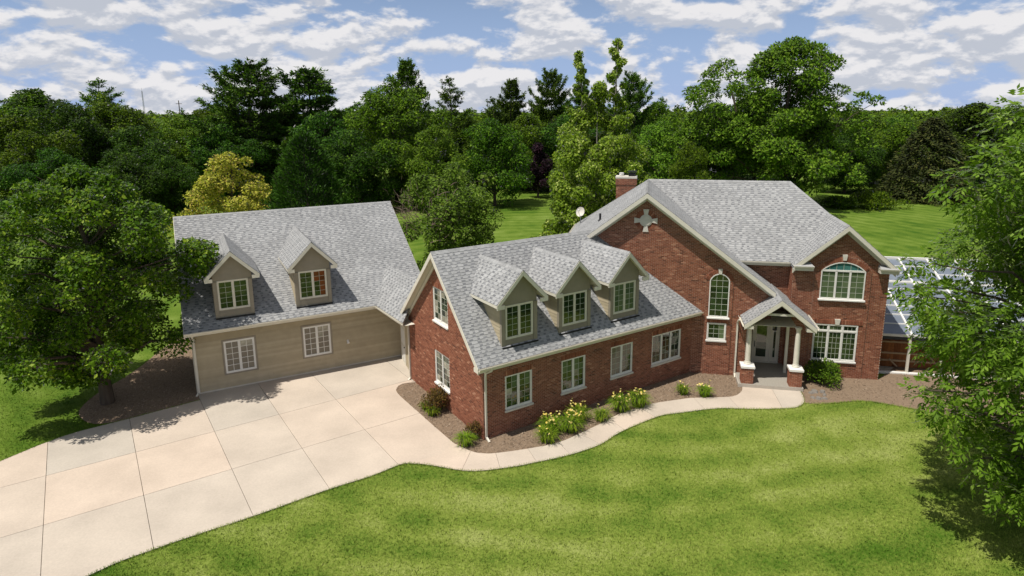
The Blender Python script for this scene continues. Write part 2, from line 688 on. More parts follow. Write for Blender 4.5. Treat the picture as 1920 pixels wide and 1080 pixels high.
# ------------------------------------------------------------------ ground, drive, walk, beds
mb = MB()
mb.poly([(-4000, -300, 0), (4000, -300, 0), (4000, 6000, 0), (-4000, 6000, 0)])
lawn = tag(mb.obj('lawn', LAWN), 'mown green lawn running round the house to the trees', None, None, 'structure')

DRIVE_UP = [(-34, 0), (-25.5, 12.0), (-22.3, 17.8), (-20.19, 21.94), (-19.44, 23.38), (-18.71, 24.26), (-17.33, 25.33), (-15.16, 27.11)]
DRIVE_LOW = [(-4.51, 21.67), (-4.86, 21.56), (-5.78, 20.8), (-7.03, 20.01), (-9.04, 18.54), (-10.2, 17.78), (-11.4, 16.95), (-12.63, 15.87), (-15.0, 12.6), (-19.5, 4.0), (-22, -2)]
BED_DRIVE = [(-5.66, 28.93), (-6.11, 28.77), (-6.29, 28.33), (-6.11, 27.65), (-4.77, 25.68), (-3.89, 24.4), (-2.96, 23.09)]
gwall0, gwall1 = W('g', (0, 0)), W('g', (9.84, 0))
wback = W('w', (0, 7.27))
up = smooth_line(DRIVE_UP, 4)
low = smooth_line(DRIVE_LOW, 4)
bedd = smooth_line(BED_DRIVE, 5)
drive = up + [(gwall0.x, gwall0.y), (gwall1.x, gwall1.y), tuple(W('w', (.5, 7.4)).xy), tuple(W('w', (.15, 6.6)).xy)] + bedd + [(-3.39, 22.29)] + low
if area(drive) < 0:
    drive.reverse()
mb = MB()
mb.poly([(x, y, 0.012) for x, y in drive])
driveway = tag(mb.obj('driveway', JOINT), 'pale concrete driveway in front of the grey garage', None, None, 'structure')
JL = [((-15.16, 27.11), (-9.1, 18.59)), ((-17.33, 25.33), (-11.46, 17.0)), ((-19.4, 23.34), (-14.06, 15.88)), ((-13.1, 28.71), (-7.01, 20.04)),
      ((-11.02, 30.06), (-4.9, 21.58)), ((-16.55, 17.49), (-4.77, 25.68)), ((-18.77, 20.19), (-5.92, 29.14)), ((-24.0, 22.0), (-17.2, 12.5))]
pieces = [drive]
for a, b in JL:
    nxt = []
    for pc in pieces:
        for s in ((a, b), (b, a)):
            q = halfplane(pc, s[0], s[1], 0.008)
            if len(q) > 2 and area(q) > 0.05:
                nxt.append(q)
    pieces = nxt
fa, fb = (-7.87, 32.14), (-6.04, 29.57)
nxt = []
for pc in pieces:
    cx, cy = sum(p[0] for p in pc) / len(pc), sum(p[1] for p in pc) / len(pc)
    if cx > -9.6 and cy > 27.5:
        for s in ((fa, fb), (fb, fa)):
            q = halfplane(pc, s[0], s[1], 0.008)
            if len(q) > 2 and area(q) > 0.05:
                nxt.append(q)
    else:
        nxt.append(pc)
for pc in nxt:
    mb = MB()
    mb.slab([(x, y, 0.045) for x, y in reversed(pc)], (0, 0, -0.03))
    mb.obj('concrete_slab', CONC, driveway)

WALK_UP = [(-2.96, 23.09), (-2.21, 22.48), (-1.77, 22.33), (-1.25, 22.34), (0.0, 22.66), (1.2, 23.11), (2.16, 23.86), (3.07, 24.65), (3.72, 25.28), (4.6, 25.9), (5.6, 26.48), (7.01, 26.91), (7.61, 27.05), (8.59, 27.09), (9.5, 27.19), (9.97, 27.57), (10.23, 28.03), (10.33, 28.5)]
WALK_LOW = [(-4.51, 21.67), (-3.75, 21.55), (-2.43, 21.16), (-1.65, 21.15), (-0.54, 21.4), (0.34, 21.7), (1.68, 22.24), (2.88, 22.97), (3.76, 23.89), (5.1, 24.92), (5.92, 25.41), (6.7, 25.61), (7.78, 25.89), (8.76, 26.03), (10.13, 25.94), (11.57, 26.0), (12.1, 26.15), (12.49, 26.51), (12.72, 27.04), (12.95, 28.05)]
wu, wl = smooth_line(WALK_UP, 4), smooth_line(WALK_LOW, 4)
walk = wu + list(reversed(wl)) + [(-3.39, 22.29)]
if area(walk) < 0:
    walk.reverse()
mb = MB()
mb.poly([(x, y, 0.014) for x, y in walk])
walkway = tag(mb.obj('walkway', JOINT), 'curving concrete walk leading to the porch', None, None, 'structure')
WJ = [((-2.26, 22.39), (-2.45, 21.23)), ((-1.25, 22.3), (-1.06, 21.33)), ((-0.01, 22.66), (0.29, 21.78)), ((1.25, 23.03), (1.63, 22.24)), ((2.24, 23.72), (2.76, 23.1)),
      ((3.61, 24.85), (4.0, 24.12)), ((5.0, 26.15), (5.5, 25.2)), ((7.66, 26.99), (7.83, 25.99)), ((9.3, 27.1), (9.4, 26.0)), ((11.65, 28.3), (11.33, 26.0))]
pieces = [walk]
for a, b in WJ:
    mx_, my_ = (a[0] + b[0]) / 2, (a[1] + b[1]) / 2
    nxt = []
    for pc in pieces:
        if bool(inside(pc, mx_, my_)):
            for s in ((a, b), (b, a)):
                q = halfplane(pc, s[0], s[1], 0.006)
                if len(q) > 2 and area(q) > 0.02:
                    nxt.append(q)
        else:
            nxt.append(pc)
    pieces = nxt
for pc in pieces:
    mb = MB()
    mb.slab([(x, y, 0.05) for x, y in reversed(pc)], (0, 0, -0.03))
    mb.obj('concrete_slab', CONC, walkway)

wA = W('w', (0, 0))
wE = W('w', (12.04, 0))
mR = W('m', (8.25, 0.73))
bed1 = [tuple(p) for p in bedd] + wu + [(W('m', (1.45, -1.2)).x, W('m', (1.45, -1.2)).y), tuple(W('m', (1.45, 0)).xy), tuple(W('m', (-0.8, 0)).xy), (wE.x, wE.y), (wA.x, wA.y), (wback.x, wback.y)]
BED_R = [(12.49, 26.51), (12.95, 26.42), (13.77, 26.48), (15.32, 26.68), (16.5, 26.19), (17.75, 25.51), (18.58, 25.01), (22, 23.6), (27, 24.5), (27, 33), (20, 31.5)]
bed2 = [(12.95, 28.05), (12.72, 27.04)] + smooth_line(BED_R, 4) + [tuple(mR.xy), tuple(W('m', (4.2, 0.73)).xy), tuple(W('m', (4.2, -1.3)).xy)]
BED_L = [(-15.14, 27.19), (-17.0, 25.55), (-18.0, 24.95), (-18.9, 25.0), (-20.0, 26.0), (-20.4, 27.6), (-20.3, 29.4), (-20.3, 31.2), (-20.6, 34.0), (-20.3, 36.5)]
bed3 = smooth_line(BED_L, 4) + [tuple(W('g', (0, 9)).xy), tuple(W('g', (0, 0)).xy)]
BEDS = (bed1, bed2, bed3)
for i, (b, lb) in enumerate(((bed1, 'brown mulch bed between the brick wing and the walk'), (bed2, 'brown mulch bed beside the porch and the glass sunroom'), (bed3, 'shaded mulch bed under the big tree beside the garage'))):
    mb = MB()
    if area(b) < 0:
        b = list(reversed(b))
    mb.poly([(x, y, 0.03 + 0.004 * i) for x, y in b])
    tag(mb.obj('mulch_bed', MULCH), lb, None, None, 'structure')
# loose chips on the beds
g = np.random.default_rng(3)
cv, cq = [], []
for b, n in ((bed1, 5200), (bed2, 4200), (bed3, 3000)):
    xs = [p[0] for p in b]
    ys = [p[1] for p in b]
    x, y = g.uniform(min(xs), max(xs), n * 3), g.uniform(min(ys), max(ys), n * 3)
    k = inside(b, x, y)
    x, y = x[k][:n], y[k][:n]
    n = len(x)
    a = g.uniform(0, math.pi, n)
    l, w_ = g.uniform(0.02, 0.07, n), g.uniform(0.012, 0.03, n)
    tz = g.uniform(0.0, 0.035, n)
    c, s = np.cos(a), np.sin(a)
    base = np.stack([x, y, np.full(n, 0.045)], 1)
    A = np.stack([c * l, s * l, tz], 1)
    B = np.stack([-s * w_, c * w_, tz * 0.3], 1)
    k0 = sum(len(q) for q in cv)
    cv.append(np.stack([base - A, base - B, base + A, base + B], 1).reshape(-1, 3))
    cq.append(np.arange(n * 4).reshape(-1, 4) + k0)
o = bpy.data.objects.new('mulch_chips', np_mesh('mulch_chips', np.concatenate(cv), np.concatenate(cq), CHIP))
tag(link(o), 'loose bark chips scattered over the mulch beds', None, None, 'stuff')

# ------------------------------------------------------------------ grass blades on the near lawn


def grass():
    g = np.random.default_rng(11)
    n = 500000
    # denser near the camera: sample in view-like wedge
    y = 13.5 + (33 - 13.5) * g.random(n) ** 1.25
    x = g.uniform(-1, 1, n) * (y * 1.15 + 2.0)
    # thin out gradually at the rim of the patch
    bad = (np.abs(x) / (y * 1.15 + 2.0) > 1 - .28 * g.random(n)) | (y > 33 - 6 * g.random(n))
    bad |= inside(drive, x, y) | inside(walk, x, y)
    for b in BEDS:
        bad |= inside(b, x, y)
    # house footprints
    for fr, rect in (('w', [(0, 0), (13, 0), (13, 7.3), (0, 7.3)]), ('m', [(-7.4, 0), (1.5, 0), (1.5, -1.2), (4.3, -1.2), (4.3, 0.7), (8.3, 0.7), (8.3, 10), (-7.4, 10)]), ('g', [(0, 0), (11.2, 0), (11.2, 12.3), (0, 12.3)])):
        bad |= inside([tuple(W(fr, p).xy) for p in rect], x, y)
    k = ~bad
    x, y = x[k], y[k]
    n = len(x)
    a = g.uniform(0, 2 * math.pi, n)
    tuft = np.zeros(n)
    for q in range(9):
        th, fq = g.uniform(0, math.pi), g.uniform(9, 34)
        tuft += np.sin((x * math.cos(th) + y * math.sin(th)) * fq + 2.2 * np.sin((x * math.sin(th) - y * math.cos(th)) * fq * .37) + g.uniform(0, 6))
    h = g.uniform(0.028, 0.06, n) * np.clip(1 + 0.3 * tuft / 2.1, .35, 1.8)
    w_ = g.uniform(0.006, 0.013, n)
    lean = g.uniform(0.01, 0.06, n)
    c, s = np.cos(a), np.sin(a)
    b0 = np.stack([x - c * w_, y - s * w_, np.zeros(n)], 1)
    b1 = np.stack([x + c * w_, y + s * w_, np.zeros(n)], 1)
    t1 = np.stack([x + c * w_ * 0.3 - s * lean, y + s * w_ * 0.3 + c * lean, h], 1)
    t0 = np.stack([x - c * w_ * 0.3 - s * lean, y - s * w_ * 0.3 + c * lean, h], 1)
    V = np.stack([b0, b1, t1, t0], 1).reshape(-1, 3)
    E = [V]
    for line, dens, side in ((low, 240, 1), (wl, 300, 1), (up[4:], 200, -1), (smooth_line(BED_R, 4), 220, 1)):
        for (xa, ya), (xb, yb) in zip(line, line[1:]):
            L_ = math.hypot(xb - xa, yb - ya)
            k_ = int(L_ * dens)
            if not k_ or ya < 12:
                continue
            f = g.random(k_)
            nx, ny = -(yb - ya) / L_, (xb - xa) / L_
            o_ = np.abs(g.normal(size=k_)) * .03
            # the lawn lies on the side where the test point is outside every paved or planted outline
            tx, ty = (xa + xb) / 2 + nx * .12, (ya + yb) / 2 + ny * .12
            out_ = not (bool(inside(drive, tx, ty)) or bool(inside(walk, tx, ty)) or any(bool(inside(b, tx, ty)) for b in BEDS))
            sg = 1 if out_ else -1
            x_, y_ = xa + (xb - xa) * f + nx * sg * o_, ya + (yb - ya) * f + ny * sg * o_
            h_ = g.uniform(.03, .085, k_)
            ln_ = g.uniform(-.02, .10, k_)
            w__ = g.uniform(.006, .012, k_)
            a_ = g.uniform(0, 6.28, k_)
            c_, s_ = np.cos(a_) * w__, np.sin(a_) * w__
            tx_, ty_ = x_ - nx * sg * ln_, y_ - ny * sg * ln_
            z_ = np.zeros(k_)
            E.append(np.stack([np.stack([x_ - c_, y_ - s_, z_], 1), np.stack([x_ + c_, y_ + s_, z_], 1), np.stack([tx_ + c_ * .3, ty_ + s_ * .3, h_], 1), np.stack([tx_ - c_ * .3, ty_ - s_ * .3, h_], 1)], 1).reshape(-1, 3))
    V = np.concatenate(E)
    n = len(V) // 4
    Q = np.arange(4 * n).reshape(-1, 4)
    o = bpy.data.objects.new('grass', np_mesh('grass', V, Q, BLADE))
    tag(link(o), 'short mown grass blades of the front lawn', None, None, 'stuff')


grass()

# ------------------------------------------------------------------ brickwork
BL, BH, JT = 0.203, 0.0677, 0.014     # brick pitch, course height, joint
SINGLES = []      # full bricks in sight, candidates to be objects of their own: (distance, world point, world rotation z, target)


def intervals(poly, z):
    xs = []
    n = len(poly)
    for i in range(n):
        (x1, z1), (x2, z2) = poly[i], poly[(i + 1) % n]
        if (z1 > z) != (z2 > z):
            xs.append(x1 + (x2 - x1) * (z - z1) / (z2 - z1))
    xs.sort()
    return [(xs[i], xs[i + 1]) for i in range(0, len(xs) - 1, 2)]


def subtract(iv, holes):
    for h0, h1 in holes:
        out = []
        for a, b in iv:
            if h1 <= a or h0 >= b:
                out.append((a, b))
            else:
                if h0 > a:
                    out.append((a, h0))
                if h1 < b:
                    out.append((h1, b))
        iv = out
    return [(a, b) for a, b in iv if b - a > 0.02]


def brick_wall(mm, bb, O, r, n, poly, holes=(), zmax=99, single=None, frame=None, proud=0.0):
    """mm: MB taking mortar, bb: MB taking bricks. O origin, r right, n outward; poly in (s, z); holes: functions z -> (s0, s1) or None"""
    O, r, n = Vector(O), Vector(r), Vector(n)
    U = Vector((0, 0, 1))
    z0, z1 = min(p[1] for p in poly), max(p[1] for p in poly)
    row = int(round(z0 / BH))
    z = z0
    while z < min(z1, zmax) - 0.005:
        zt = min(z + BH, z1)
        zm = (z + zt) / 2
        iv = intervals(poly, zm)
        hs = [h for h in (f(zm) for f in holes) if h]
        iv = subtract(iv, hs)
        for a, b in iv:
            P = lambda s, zz, d: O + r * s + U * zz + n * d
            mm.poly([P(a, z, proud), P(b, z, proud), P(b, zt, proud), P(a, zt, proud)])
            s = math.floor(a / BL) * BL + (BL / 2 if row % 2 else 0) - BL
            while s < b:
                c, d = max(s, a), min(s + BL, b)
                if d - c > 0.03:
                    c2, d2 = c + (JT / 2 if c > a + 1e-6 else .001), d - (JT / 2 if d < b - 1e-6 else .001)
                    e, t_ = z + JT / 2, zt - JT / 2
                    pr = proud + 0.007 + rnd.random() * 0.003
                    full = d - c > BL - 0.002
                    if single is not None and full and zt - z > BH - 0.002:
                        cw = W(frame, P((c + d) / 2, zm, 0))
                        SINGLES.append(((cw - CAMP).length, len(SINGLES), P((c2 + d2) / 2, zm, pr), math.atan2(r.y, r.x), single, (P(c2, e, pr), P(d2, e, pr), P(d2, t_, pr), P(c2, t_, pr), P(c2, e, proud), P(d2, e, proud), P(d2, t_, proud), P(c2, t_, proud)), bb))
                    else:
                        brick_faces(bb, P(c2, e, pr), P(d2, e, pr), P(d2, t_, pr), P(c2, t_, pr), P(c2, e, proud), P(d2, e, proud), P(d2, t_, proud), P(c2, t_, proud))
                s += BL
        z = zt
        row += 1


def brick_faces(bb, a, b, c, d, e, f, g_, h, m=0):
    k = len(bb.v)
    bb.v.extend(tuple(q) for q in (a, b, c, d, e, f, g_, h))
    for q in ((0, 1, 2, 3), (4, 5, 1, 0), (3, 2, 6, 7), (4, 0, 3, 7), (1, 5, 6, 2)):
        bb.f.append(tuple(k + i for i in q))
        bb.m.append(m)


def soldier(bb, O, r, n, s0, s1, z0, h=0.2, proud=0.02, pitch=0.0677):
    O, r, n = Vector(O), Vector(r), Vector(n)
    U = Vector((0, 0, 1))
    k = max(1, round((s1 - s0) / pitch))
    w_ = (s1 - s0) / k
    P = lambda s, z, d: O + r * s + U * z + n * d
    for i in range(k):
        a, b = s0 + i * w_ + 0.008, s0 + (i + 1) * w_ - 0.008
        pr = proud + rnd.random() * 0.003
        brick_faces(bb, P(a, z0, pr), P(b, z0, pr), P(b, z0 + h, pr), P(a, z0 + h, pr), P(a, z0, 0), P(b, z0, 0), P(b, z0 + h, 0), P(a, z0 + h, 0))


def arch_ring(bb, O, r, n, sc, zs, half, rise, h=0.2, proud=0.06, base=0.0, pitch=0.075):
    """voussoir bricks round a segmental arch: centre sc, springing zs, half-width, rise"""
    O, r, n = Vector(O), Vector(r), Vector(n)
    U = Vector((0, 0, 1))
    rad = (half * half + rise * rise) / (2 * rise)
    zc = zs + rise - rad
    a0 = math.asin(min(1, half / rad))
    if rise >= half:
        a0 = math.pi / 2
    k = max(3, round(2 * a0 * (rad + h / 2) / pitch))
    P = lambda rr, a, d: O + r * (sc + rr * math.sin(a)) + U * (zc + rr * math.cos(a)) + n * d
    for i in range(k):
        a = -a0 + 2 * a0 * (i + 0.11) / k
        b = -a0 + 2 * a0 * (i + 0.89) / k
        brick_faces(bb, P(rad, a, proud), P(rad, b, proud), P(rad + h, b, proud), P(rad + h, a, proud), P(rad, a, base), P(rad, b, base), P(rad + h, b, base), P(rad + h, a, base))


def rect_hole(s0, s1, z0, z1):
    return lambda z: (s0, s1) if z0 <= z <= z1 else None


def arch_hole(s0, s1, z0, zs, rise):
    half, sc = (s1 - s0) / 2, (s0 + s1) / 2
    rad = (half * half + rise * rise) / (2 * rise)
    zc = zs + rise - rad

    def f(z):
        if z < z0 or z > zs + rise:
            return None
        if z <= zs:
            return (s0, s1)
        w_ = math.sqrt(max(0, rad * rad - (z - zc) ** 2))
        w_ = min(w_, half)
        return (sc - w_, sc + w_)
    return f


# ------------------------------------------------------------------ windows
PANE_MESH = {}


def pane_obj(win, O, r, n, s0, s1, z0, z1, d, m, top=None):
    """one pane: thin box, mesh shared by size and glass; top: function s -> z for arched panes"""
    O, r, n = Vector(O), Vector(r), Vector(n)
    U = Vector((0, 0, 1))
    if top is None:
        key = (round(s1 - s0, 3), round(z1 - z0, 3), m.name)
        me = PANE_MESH.get(key)
        if me is None:
            b = MB()
            b.box(0, s1 - s0, 0, 0.008, 0, z1 - z0)
            me = b.mesh('pane', [m])
            PANE_MESH[key] = me
        o = bpy.data.objects.new('pane', me)
        COL.objects.link(o)
        o.parent = win
        # each pane sits a hair out of true, as glazing does
        o.location = O + r * s0 + U * z0 + n * (d + rnd.uniform(0, 0.0015))
        o.rotation_euler = (rnd.gauss(0, 0.004), 0, math.atan2(r.y, r.x) + rnd.gauss(0, 0.004))
        return o
    b = MB()
    k = 5
    pts = [O + r * s0 + U * z0 + n * d, O + r * s1 + U * z0 + n * d]
    for i in range(k + 1):
        s = s1 + (s0 - s1) * i / k
        pts.append(O + r * s + U * max(top(s), z0 + 0.004) + n * d)
    b.slab(pts, -n * 0.008)
    o = b.obj('pane', m)
    o.parent = win
    return o


def window(house, frame, O, r, n, s0, s1, z0, z1, sashes=2, cols=2, rows=5, glass=None, depth=-0.06, fw=0.048, mun=0.013, fm=None, sill=True, transom=0.0, glasses=None, stile=0.036, name='window', sillm=None, label=None, grid=None):
    glass = glass or GLASS
    fm = fm or WHITE
    O, r, n = Vector(O), Vector(r), Vector(n)
    U = Vector((0, 0, 1))
    f = MB()
    P = lambda s, z, d: O + r * s + U * z + n * d

    def bar(a0, a1, b0, b1, d0, d1, mi=0):
        f.hexa([P(a0, b0, d0), P(a0, b0, d1), P(a1, b0, d1), P(a1, b0, d0), P(a0, b1, d0), P(a0, b1, d1), P(a1, b1, d1), P(a1, b1, d0)], mi)
    din, dout = depth - 0.05, depth + 0.045
    bar(s0, s0 + fw, z0, z1, din, dout)
    bar(s1 - fw, s1, z0, z1, din, dout)
    bar(s0 + fw, s1 - fw, z0, z0 + fw, din, dout)
    bar(s0 + fw, s1 - fw, z1 - fw, z1, din, dout)
    # jambs back into the wall
    win = None
    zt = z1 - fw
    spans = []
    if transom:
        zt = z1 - fw - transom
        bar(s0 + fw, s1 - fw, zt - 0.03, zt + 0.03, din, dout - 0.004)
    w_in = (s1 - s0 - 2 * fw)
    sw = w_in / sashes
    cells = []
    for i in range(sashes):
        a, b = s0 + fw + i * sw, s0 + fw + (i + 1) * sw
        if i:
            bar(a - 0.022, a + 0.022, z0 + fw, z1 - fw, din, dout - 0.002)
        for (q0, q1, rr) in [(z0 + fw, zt - (0.03 if transom else 0), rows)] + ([(zt + 0.03, z1 - fw, 1)] if transom else []):
            # sash
            aa, bb_ = a + (0.022 if i else 0), b - (0.022 if i < sashes - 1 else 0)
            bar(aa, aa + stile, q0, q1, din + 0.01, dout - 0.015)
            bar(bb_ - stile, bb_, q0, q1, din + 0.01, dout - 0.015)
            bar(aa + stile, bb_ - stile, q0, q0 + stile, din + 0.01, dout - 0.015)
            bar(aa + stile, bb_ - stile, q1 - stile, q1, din + 0.01, dout - 0.015)
            ia, ib, ja, jb = aa + stile, bb_ - stile, q0 + stile, q1 - stile
            cw, rh = (ib - ia) / cols, (jb - ja) / rr
            for c in range(1, cols):
                x = ia + c * cw
                bar(x - mun / 2, x + mun / 2, ja, jb, depth - 0.008, depth + 0.012, 1)
            for q in range(1, rr):
                z = ja + q * rh
                bar(ia, ib, z - mun / 2, z + mun / 2, depth - 0.008, depth + 0.010, 1)
            for c in range(cols):
                for q in range(rr):
                    gm = glasses(i, c, q, rr) if glasses else glass
                    cells.append((ia + c * cw + 0.001, ia + (c + 1) * cw - 0.001, ja + q * rh + 0.001, ja + (q + 1) * rh - 0.001, gm))
    win = f.obj(name, [fm, grid or GRID], house, frame)
    if label:
        win['label'] = label
    for c in cells:
        pane_obj(win, O, r, n, c[0], c[1], c[2], c[3], depth, c[4])
    # dark reveal behind
    if sill:
        b = MB()
        b.hexa([P(s0 - 0.04, z0 - 0.09, -0.03), P(s0 - 0.04, z0 - 0.09, 0.06), P(s1 + 0.04, z0 - 0.09, 0.06), P(s1 + 0.04, z0 - 0.09, -0.03), P(s0 - 0.04, z0 - 0.004, -0.03), P(s0 - 0.04, z0 - 0.02, 0.06), P(s1 + 0.04, z0 - 0.02, 0.06), P(s1 + 0.04, z0 - 0.004, -0.03)])
        o = b.obj('sill', sillm or STONE)
        o.parent = win
    return win


def arch_window(house, frame, O, r, n, s0, s1, z0, zs, rise, cols, rows, glass, top_rows=1, fw=0.05, mun=0.016, depth=-0.02, stiles=(), sill=True, topglass=None, sillm=None, glasses=None):
    """window with a segmental head. rows are between z0 and zs; the head carries the vertical bars on"""
    O, r, n = Vector(O), Vector(r), Vector(n)
    U = Vector((0, 0, 1))
    half, sc = (s1 - s0) / 2, (s0 + s1) / 2
    rad = (half * half + rise * rise) / (2 * rise)
    zc = zs + rise - rad
    top = lambda s, k=0.0: zc + math.sqrt(max(0.0, (rad - k) ** 2 - (s - sc) ** 2))
    P = lambda s, z, d: O + r * s + U * z + n * d
    f = MB()

    def bar(a0, a1, b0, b1, d0, d1, mi=0):
        f.hexa([P(a0, b0, d0), P(a0, b0, d1), P(a1, b0, d1), P(a1, b0, d0), P(a0, b1, d0), P(a0, b1, d1), P(a1, b1, d1), P(a1, b1, d0)], mi)
    din, dout = depth - 0.05, depth + 0.045
    bar(s0, s0 + fw, z0, zs, din, dout)
    bar(s1 - fw, s1, z0, zs, din, dout)
    bar(s0 + fw, s1 - fw, z0, z0 + fw, din, dout)
    k = 16
    a0 = math.asin(min(1.0, half / rad))
    for i in range(k):
        a, b = -a0 + 2 * a0 * i / k, -a0 + 2 * a0 * (i + 1) / k
        q = [(sc + rr * math.sin(t), zc + rr * math.cos(t)) for rr, t in ((rad - fw, a), (rad - fw, b), (rad, b), (rad, a))]
        f.hexa([P(x, z, din) for x, z in q] + [P(x, z, dout) for x, z in q])
    ia, ib = s0 + fw, s1 - fw
    cw = (ib - ia) / cols
    ja = z0 + fw
    rh = (zs - ja) / rows
    for c in range(1, cols):
        x = ia + c * cw
        bar(x - mun / 2, x + mun / 2, ja, top(x, fw), depth - 0.008, depth + 0.012, 1)
    for q in range(1, rows + 1):
        z = ja + q * rh
        bar(ia, ib, z - mun / 2, z + mun / 2, depth - 0.008, depth + 0.010, 1)
    for x0, x1, zz0, zz1 in stiles:
        bar(x0, x1, zz0, zz1, din, dout - 0.004)
    win = f.obj('window', [WHITE, GRID], house, frame)
    for c in range(cols):
        for q in range(rows):
            pane_obj(win, O, r, n, ia + c * cw + 0.001, ia + (c + 1) * cw - 0.001, ja + q * rh + 0.001, ja + (q + 1) * rh - 0.001, depth, glasses(0, c, q, rows) if glasses else glass)
        pane_obj(win, O, r, n, ia + c * cw + 0.001, ia + (c + 1) * cw - 0.001, zs + 0.001, 0, depth, topglass or glass, top=lambda s: top(s, fw))
    if sill:
        b = MB()
        b.hexa([P(s0 - 0.06, z0 - 0.08, -0.03), P(s0 - 0.06, z0 - 0.08, 0.11), P(s1 + 0.06, z0 - 0.08, 0.11), P(s1 + 0.06, z0 - 0.08, -0.03), P(s0 - 0.06, z0 - 0.003, -0.03), P(s0 - 0.06, z0 - 0.02, 0.11), P(s1 + 0.06, z0 - 0.02, 0.11), P(s1 + 0.06, z0 - 0.003, -0.03)])
        o = b.obj('sill', sillm or WHITE)
        o.parent = win
    return win


# ------------------------------------------------------------------ roofs
SHING = []       # (distance, i, frame, target key, corner data)
TABW = (0.16, 0.20, 0.26)
TABG = (0.10, 0.14, 0.18)
COURSE = 0.15


def roof_face(mb_slab, tabs, poly, eave_dir, thick=0.14, course=COURSE, shingles=True, rng=rnd, single=None, frame=None):
    """poly: planar 3D polygon (convex); eave_dir: unit horizontal direction along the eave (s goes up the slope on its left)."""
    pts = [Vector(p) for p in poly]
    e = Vector(eave_dir).normalized()
    nrm = Vector((0, 0, 0))
    for i in range(len(pts)):
        a, b = pts[i], pts[(i + 1) % len(pts)]
        nrm += Vector(((a.y - b.y) * (a.z + b.z), (a.z - b.z) * (a.x + b.x), (a.x - b.x) * (a.y + b.y)))
    nrm.normalize()
    if nrm.z < 0:
        nrm = -nrm
        pts.reverse()
    s = nrm.cross(e).normalized()
    if s.z < 0:
        e = -e
        s = nrm.cross(e).normalized()
    mb_slab.slab([tuple(p - nrm * 0.004) for p in reversed(pts)], (0, 0, -thick))
    if not shingles:
        return
    O = pts[0]
    q2 = [((p - O).dot(e), (p - O).dot(s)) for p in pts]
    lo, hi = min(q[1] for q in q2), max(q[1] for q in q2)
    row = 0
    q = lo - 0.02
    while q < hi - 0.01:
        qa, qb = max(q, lo + 0.0005), min(q + course, hi - 0.0005)
        ia, ib = intervals(q2, qa + 1e-4), intervals(q2, qb - 1e-4)
        if ia and ib:
            (a0, a1), (b0, b1) = ia[0], ib[0]
            x = min(a0, b0) - rng.random() * 0.3
            end = max(a1, b1)
            par = False
            while x < end:
                par = not par
                w_ = rng.choice(TABW if par else TABG)
                x0, x1 = x, x + w_
                x = x1
                l0, r0 = max(x0, a0), min(x1, a1)
                l1, r1 = max(x0, b0), min(x1, b1)
                if r0 - l0 < 0.01 and r1 - l1 < 0.01:
                    continue
                if r0 < l0:
                    l0 = r0 = min(max((l0 + r0) / 2, a0), a1)
                if r1 < l1:
                    l1 = r1 = min(max((l1 + r1) / 2, b0), b1)
                t = rng.choice((0.018, 0.020)) if par else 0.008
                qlo = q if row == 0 else qa
                full = single is not None and row and l0 == x0 and r0 == x1 and l1 == x0 and r1 == x1 and abs(qb - qa - course) < 1e-6
                P = lambda u, v, h: O + e * u + s * v + nrm * h
                c = (P(l0 + .002, qlo, t), P(r0 - .002, qlo, t), P(r1 - .002, qb + 0.02, 0.003), P(l1 + .002, qb + 0.02, 0.003), P(l0 + .002, qlo, 0.0), P(r0 - .002, qlo, 0.0))
                if full:
                    ctr = W(frame, P((x0 + x1) / 2, (qa + qb) / 2, 0))
                    SHING.append(((ctr - CAMP).length, len(SHING), c, tabs, single, (O + e * x0 + s * qlo, e.copy(), s.copy(), nrm.copy(), w_, t)))
                else:
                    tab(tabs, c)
        q += course
        row += 1


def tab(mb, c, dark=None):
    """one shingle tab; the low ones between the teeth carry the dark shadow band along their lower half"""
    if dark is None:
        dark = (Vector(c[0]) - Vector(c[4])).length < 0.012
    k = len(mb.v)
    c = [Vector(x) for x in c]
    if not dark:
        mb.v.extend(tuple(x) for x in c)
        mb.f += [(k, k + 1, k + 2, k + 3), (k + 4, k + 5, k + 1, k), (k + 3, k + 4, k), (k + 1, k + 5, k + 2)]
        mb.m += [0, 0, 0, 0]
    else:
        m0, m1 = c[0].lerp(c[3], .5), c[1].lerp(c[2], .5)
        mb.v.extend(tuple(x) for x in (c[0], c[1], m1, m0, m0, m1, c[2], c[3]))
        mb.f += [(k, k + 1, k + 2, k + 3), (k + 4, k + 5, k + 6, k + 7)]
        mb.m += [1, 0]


def ridge_caps(tabs, p, q, slope=0.98, w_=0.12, rng=rnd):
    drop = w_ * slope
    p, q = Vector(p), Vector(q)
    d = q - p
    L_ = d.length
    d.normalize()
    side = d.cross(Vector((0, 0, 1))).normalized()
    k = max(1, int(L_ / 0.2))
    for i in range(k):
        a, b = p + d * (L_ * i / k), p + d * (L_ * (i + 1) / k + 0.02)
        up_ = Vector((0, 0, 1))
        h0, h1 = 0.024, 0.017
        kk = len(tabs.v)
        tabs.v.extend(tuple(x) for x in (a + side * w_ - up_ * (drop - h0), a + up_ * h0, a - side * w_ - up_ * (drop - h0), b + side * w_ - up_ * (drop - h1), b + up_ * h1, b - side * w_ - up_ * (drop - h1)))
        tabs.f += [(kk, kk + 3, kk + 4, kk + 1), (kk + 1, kk + 4, kk + 5, kk + 2)]
        tabs.m += [0, 0]


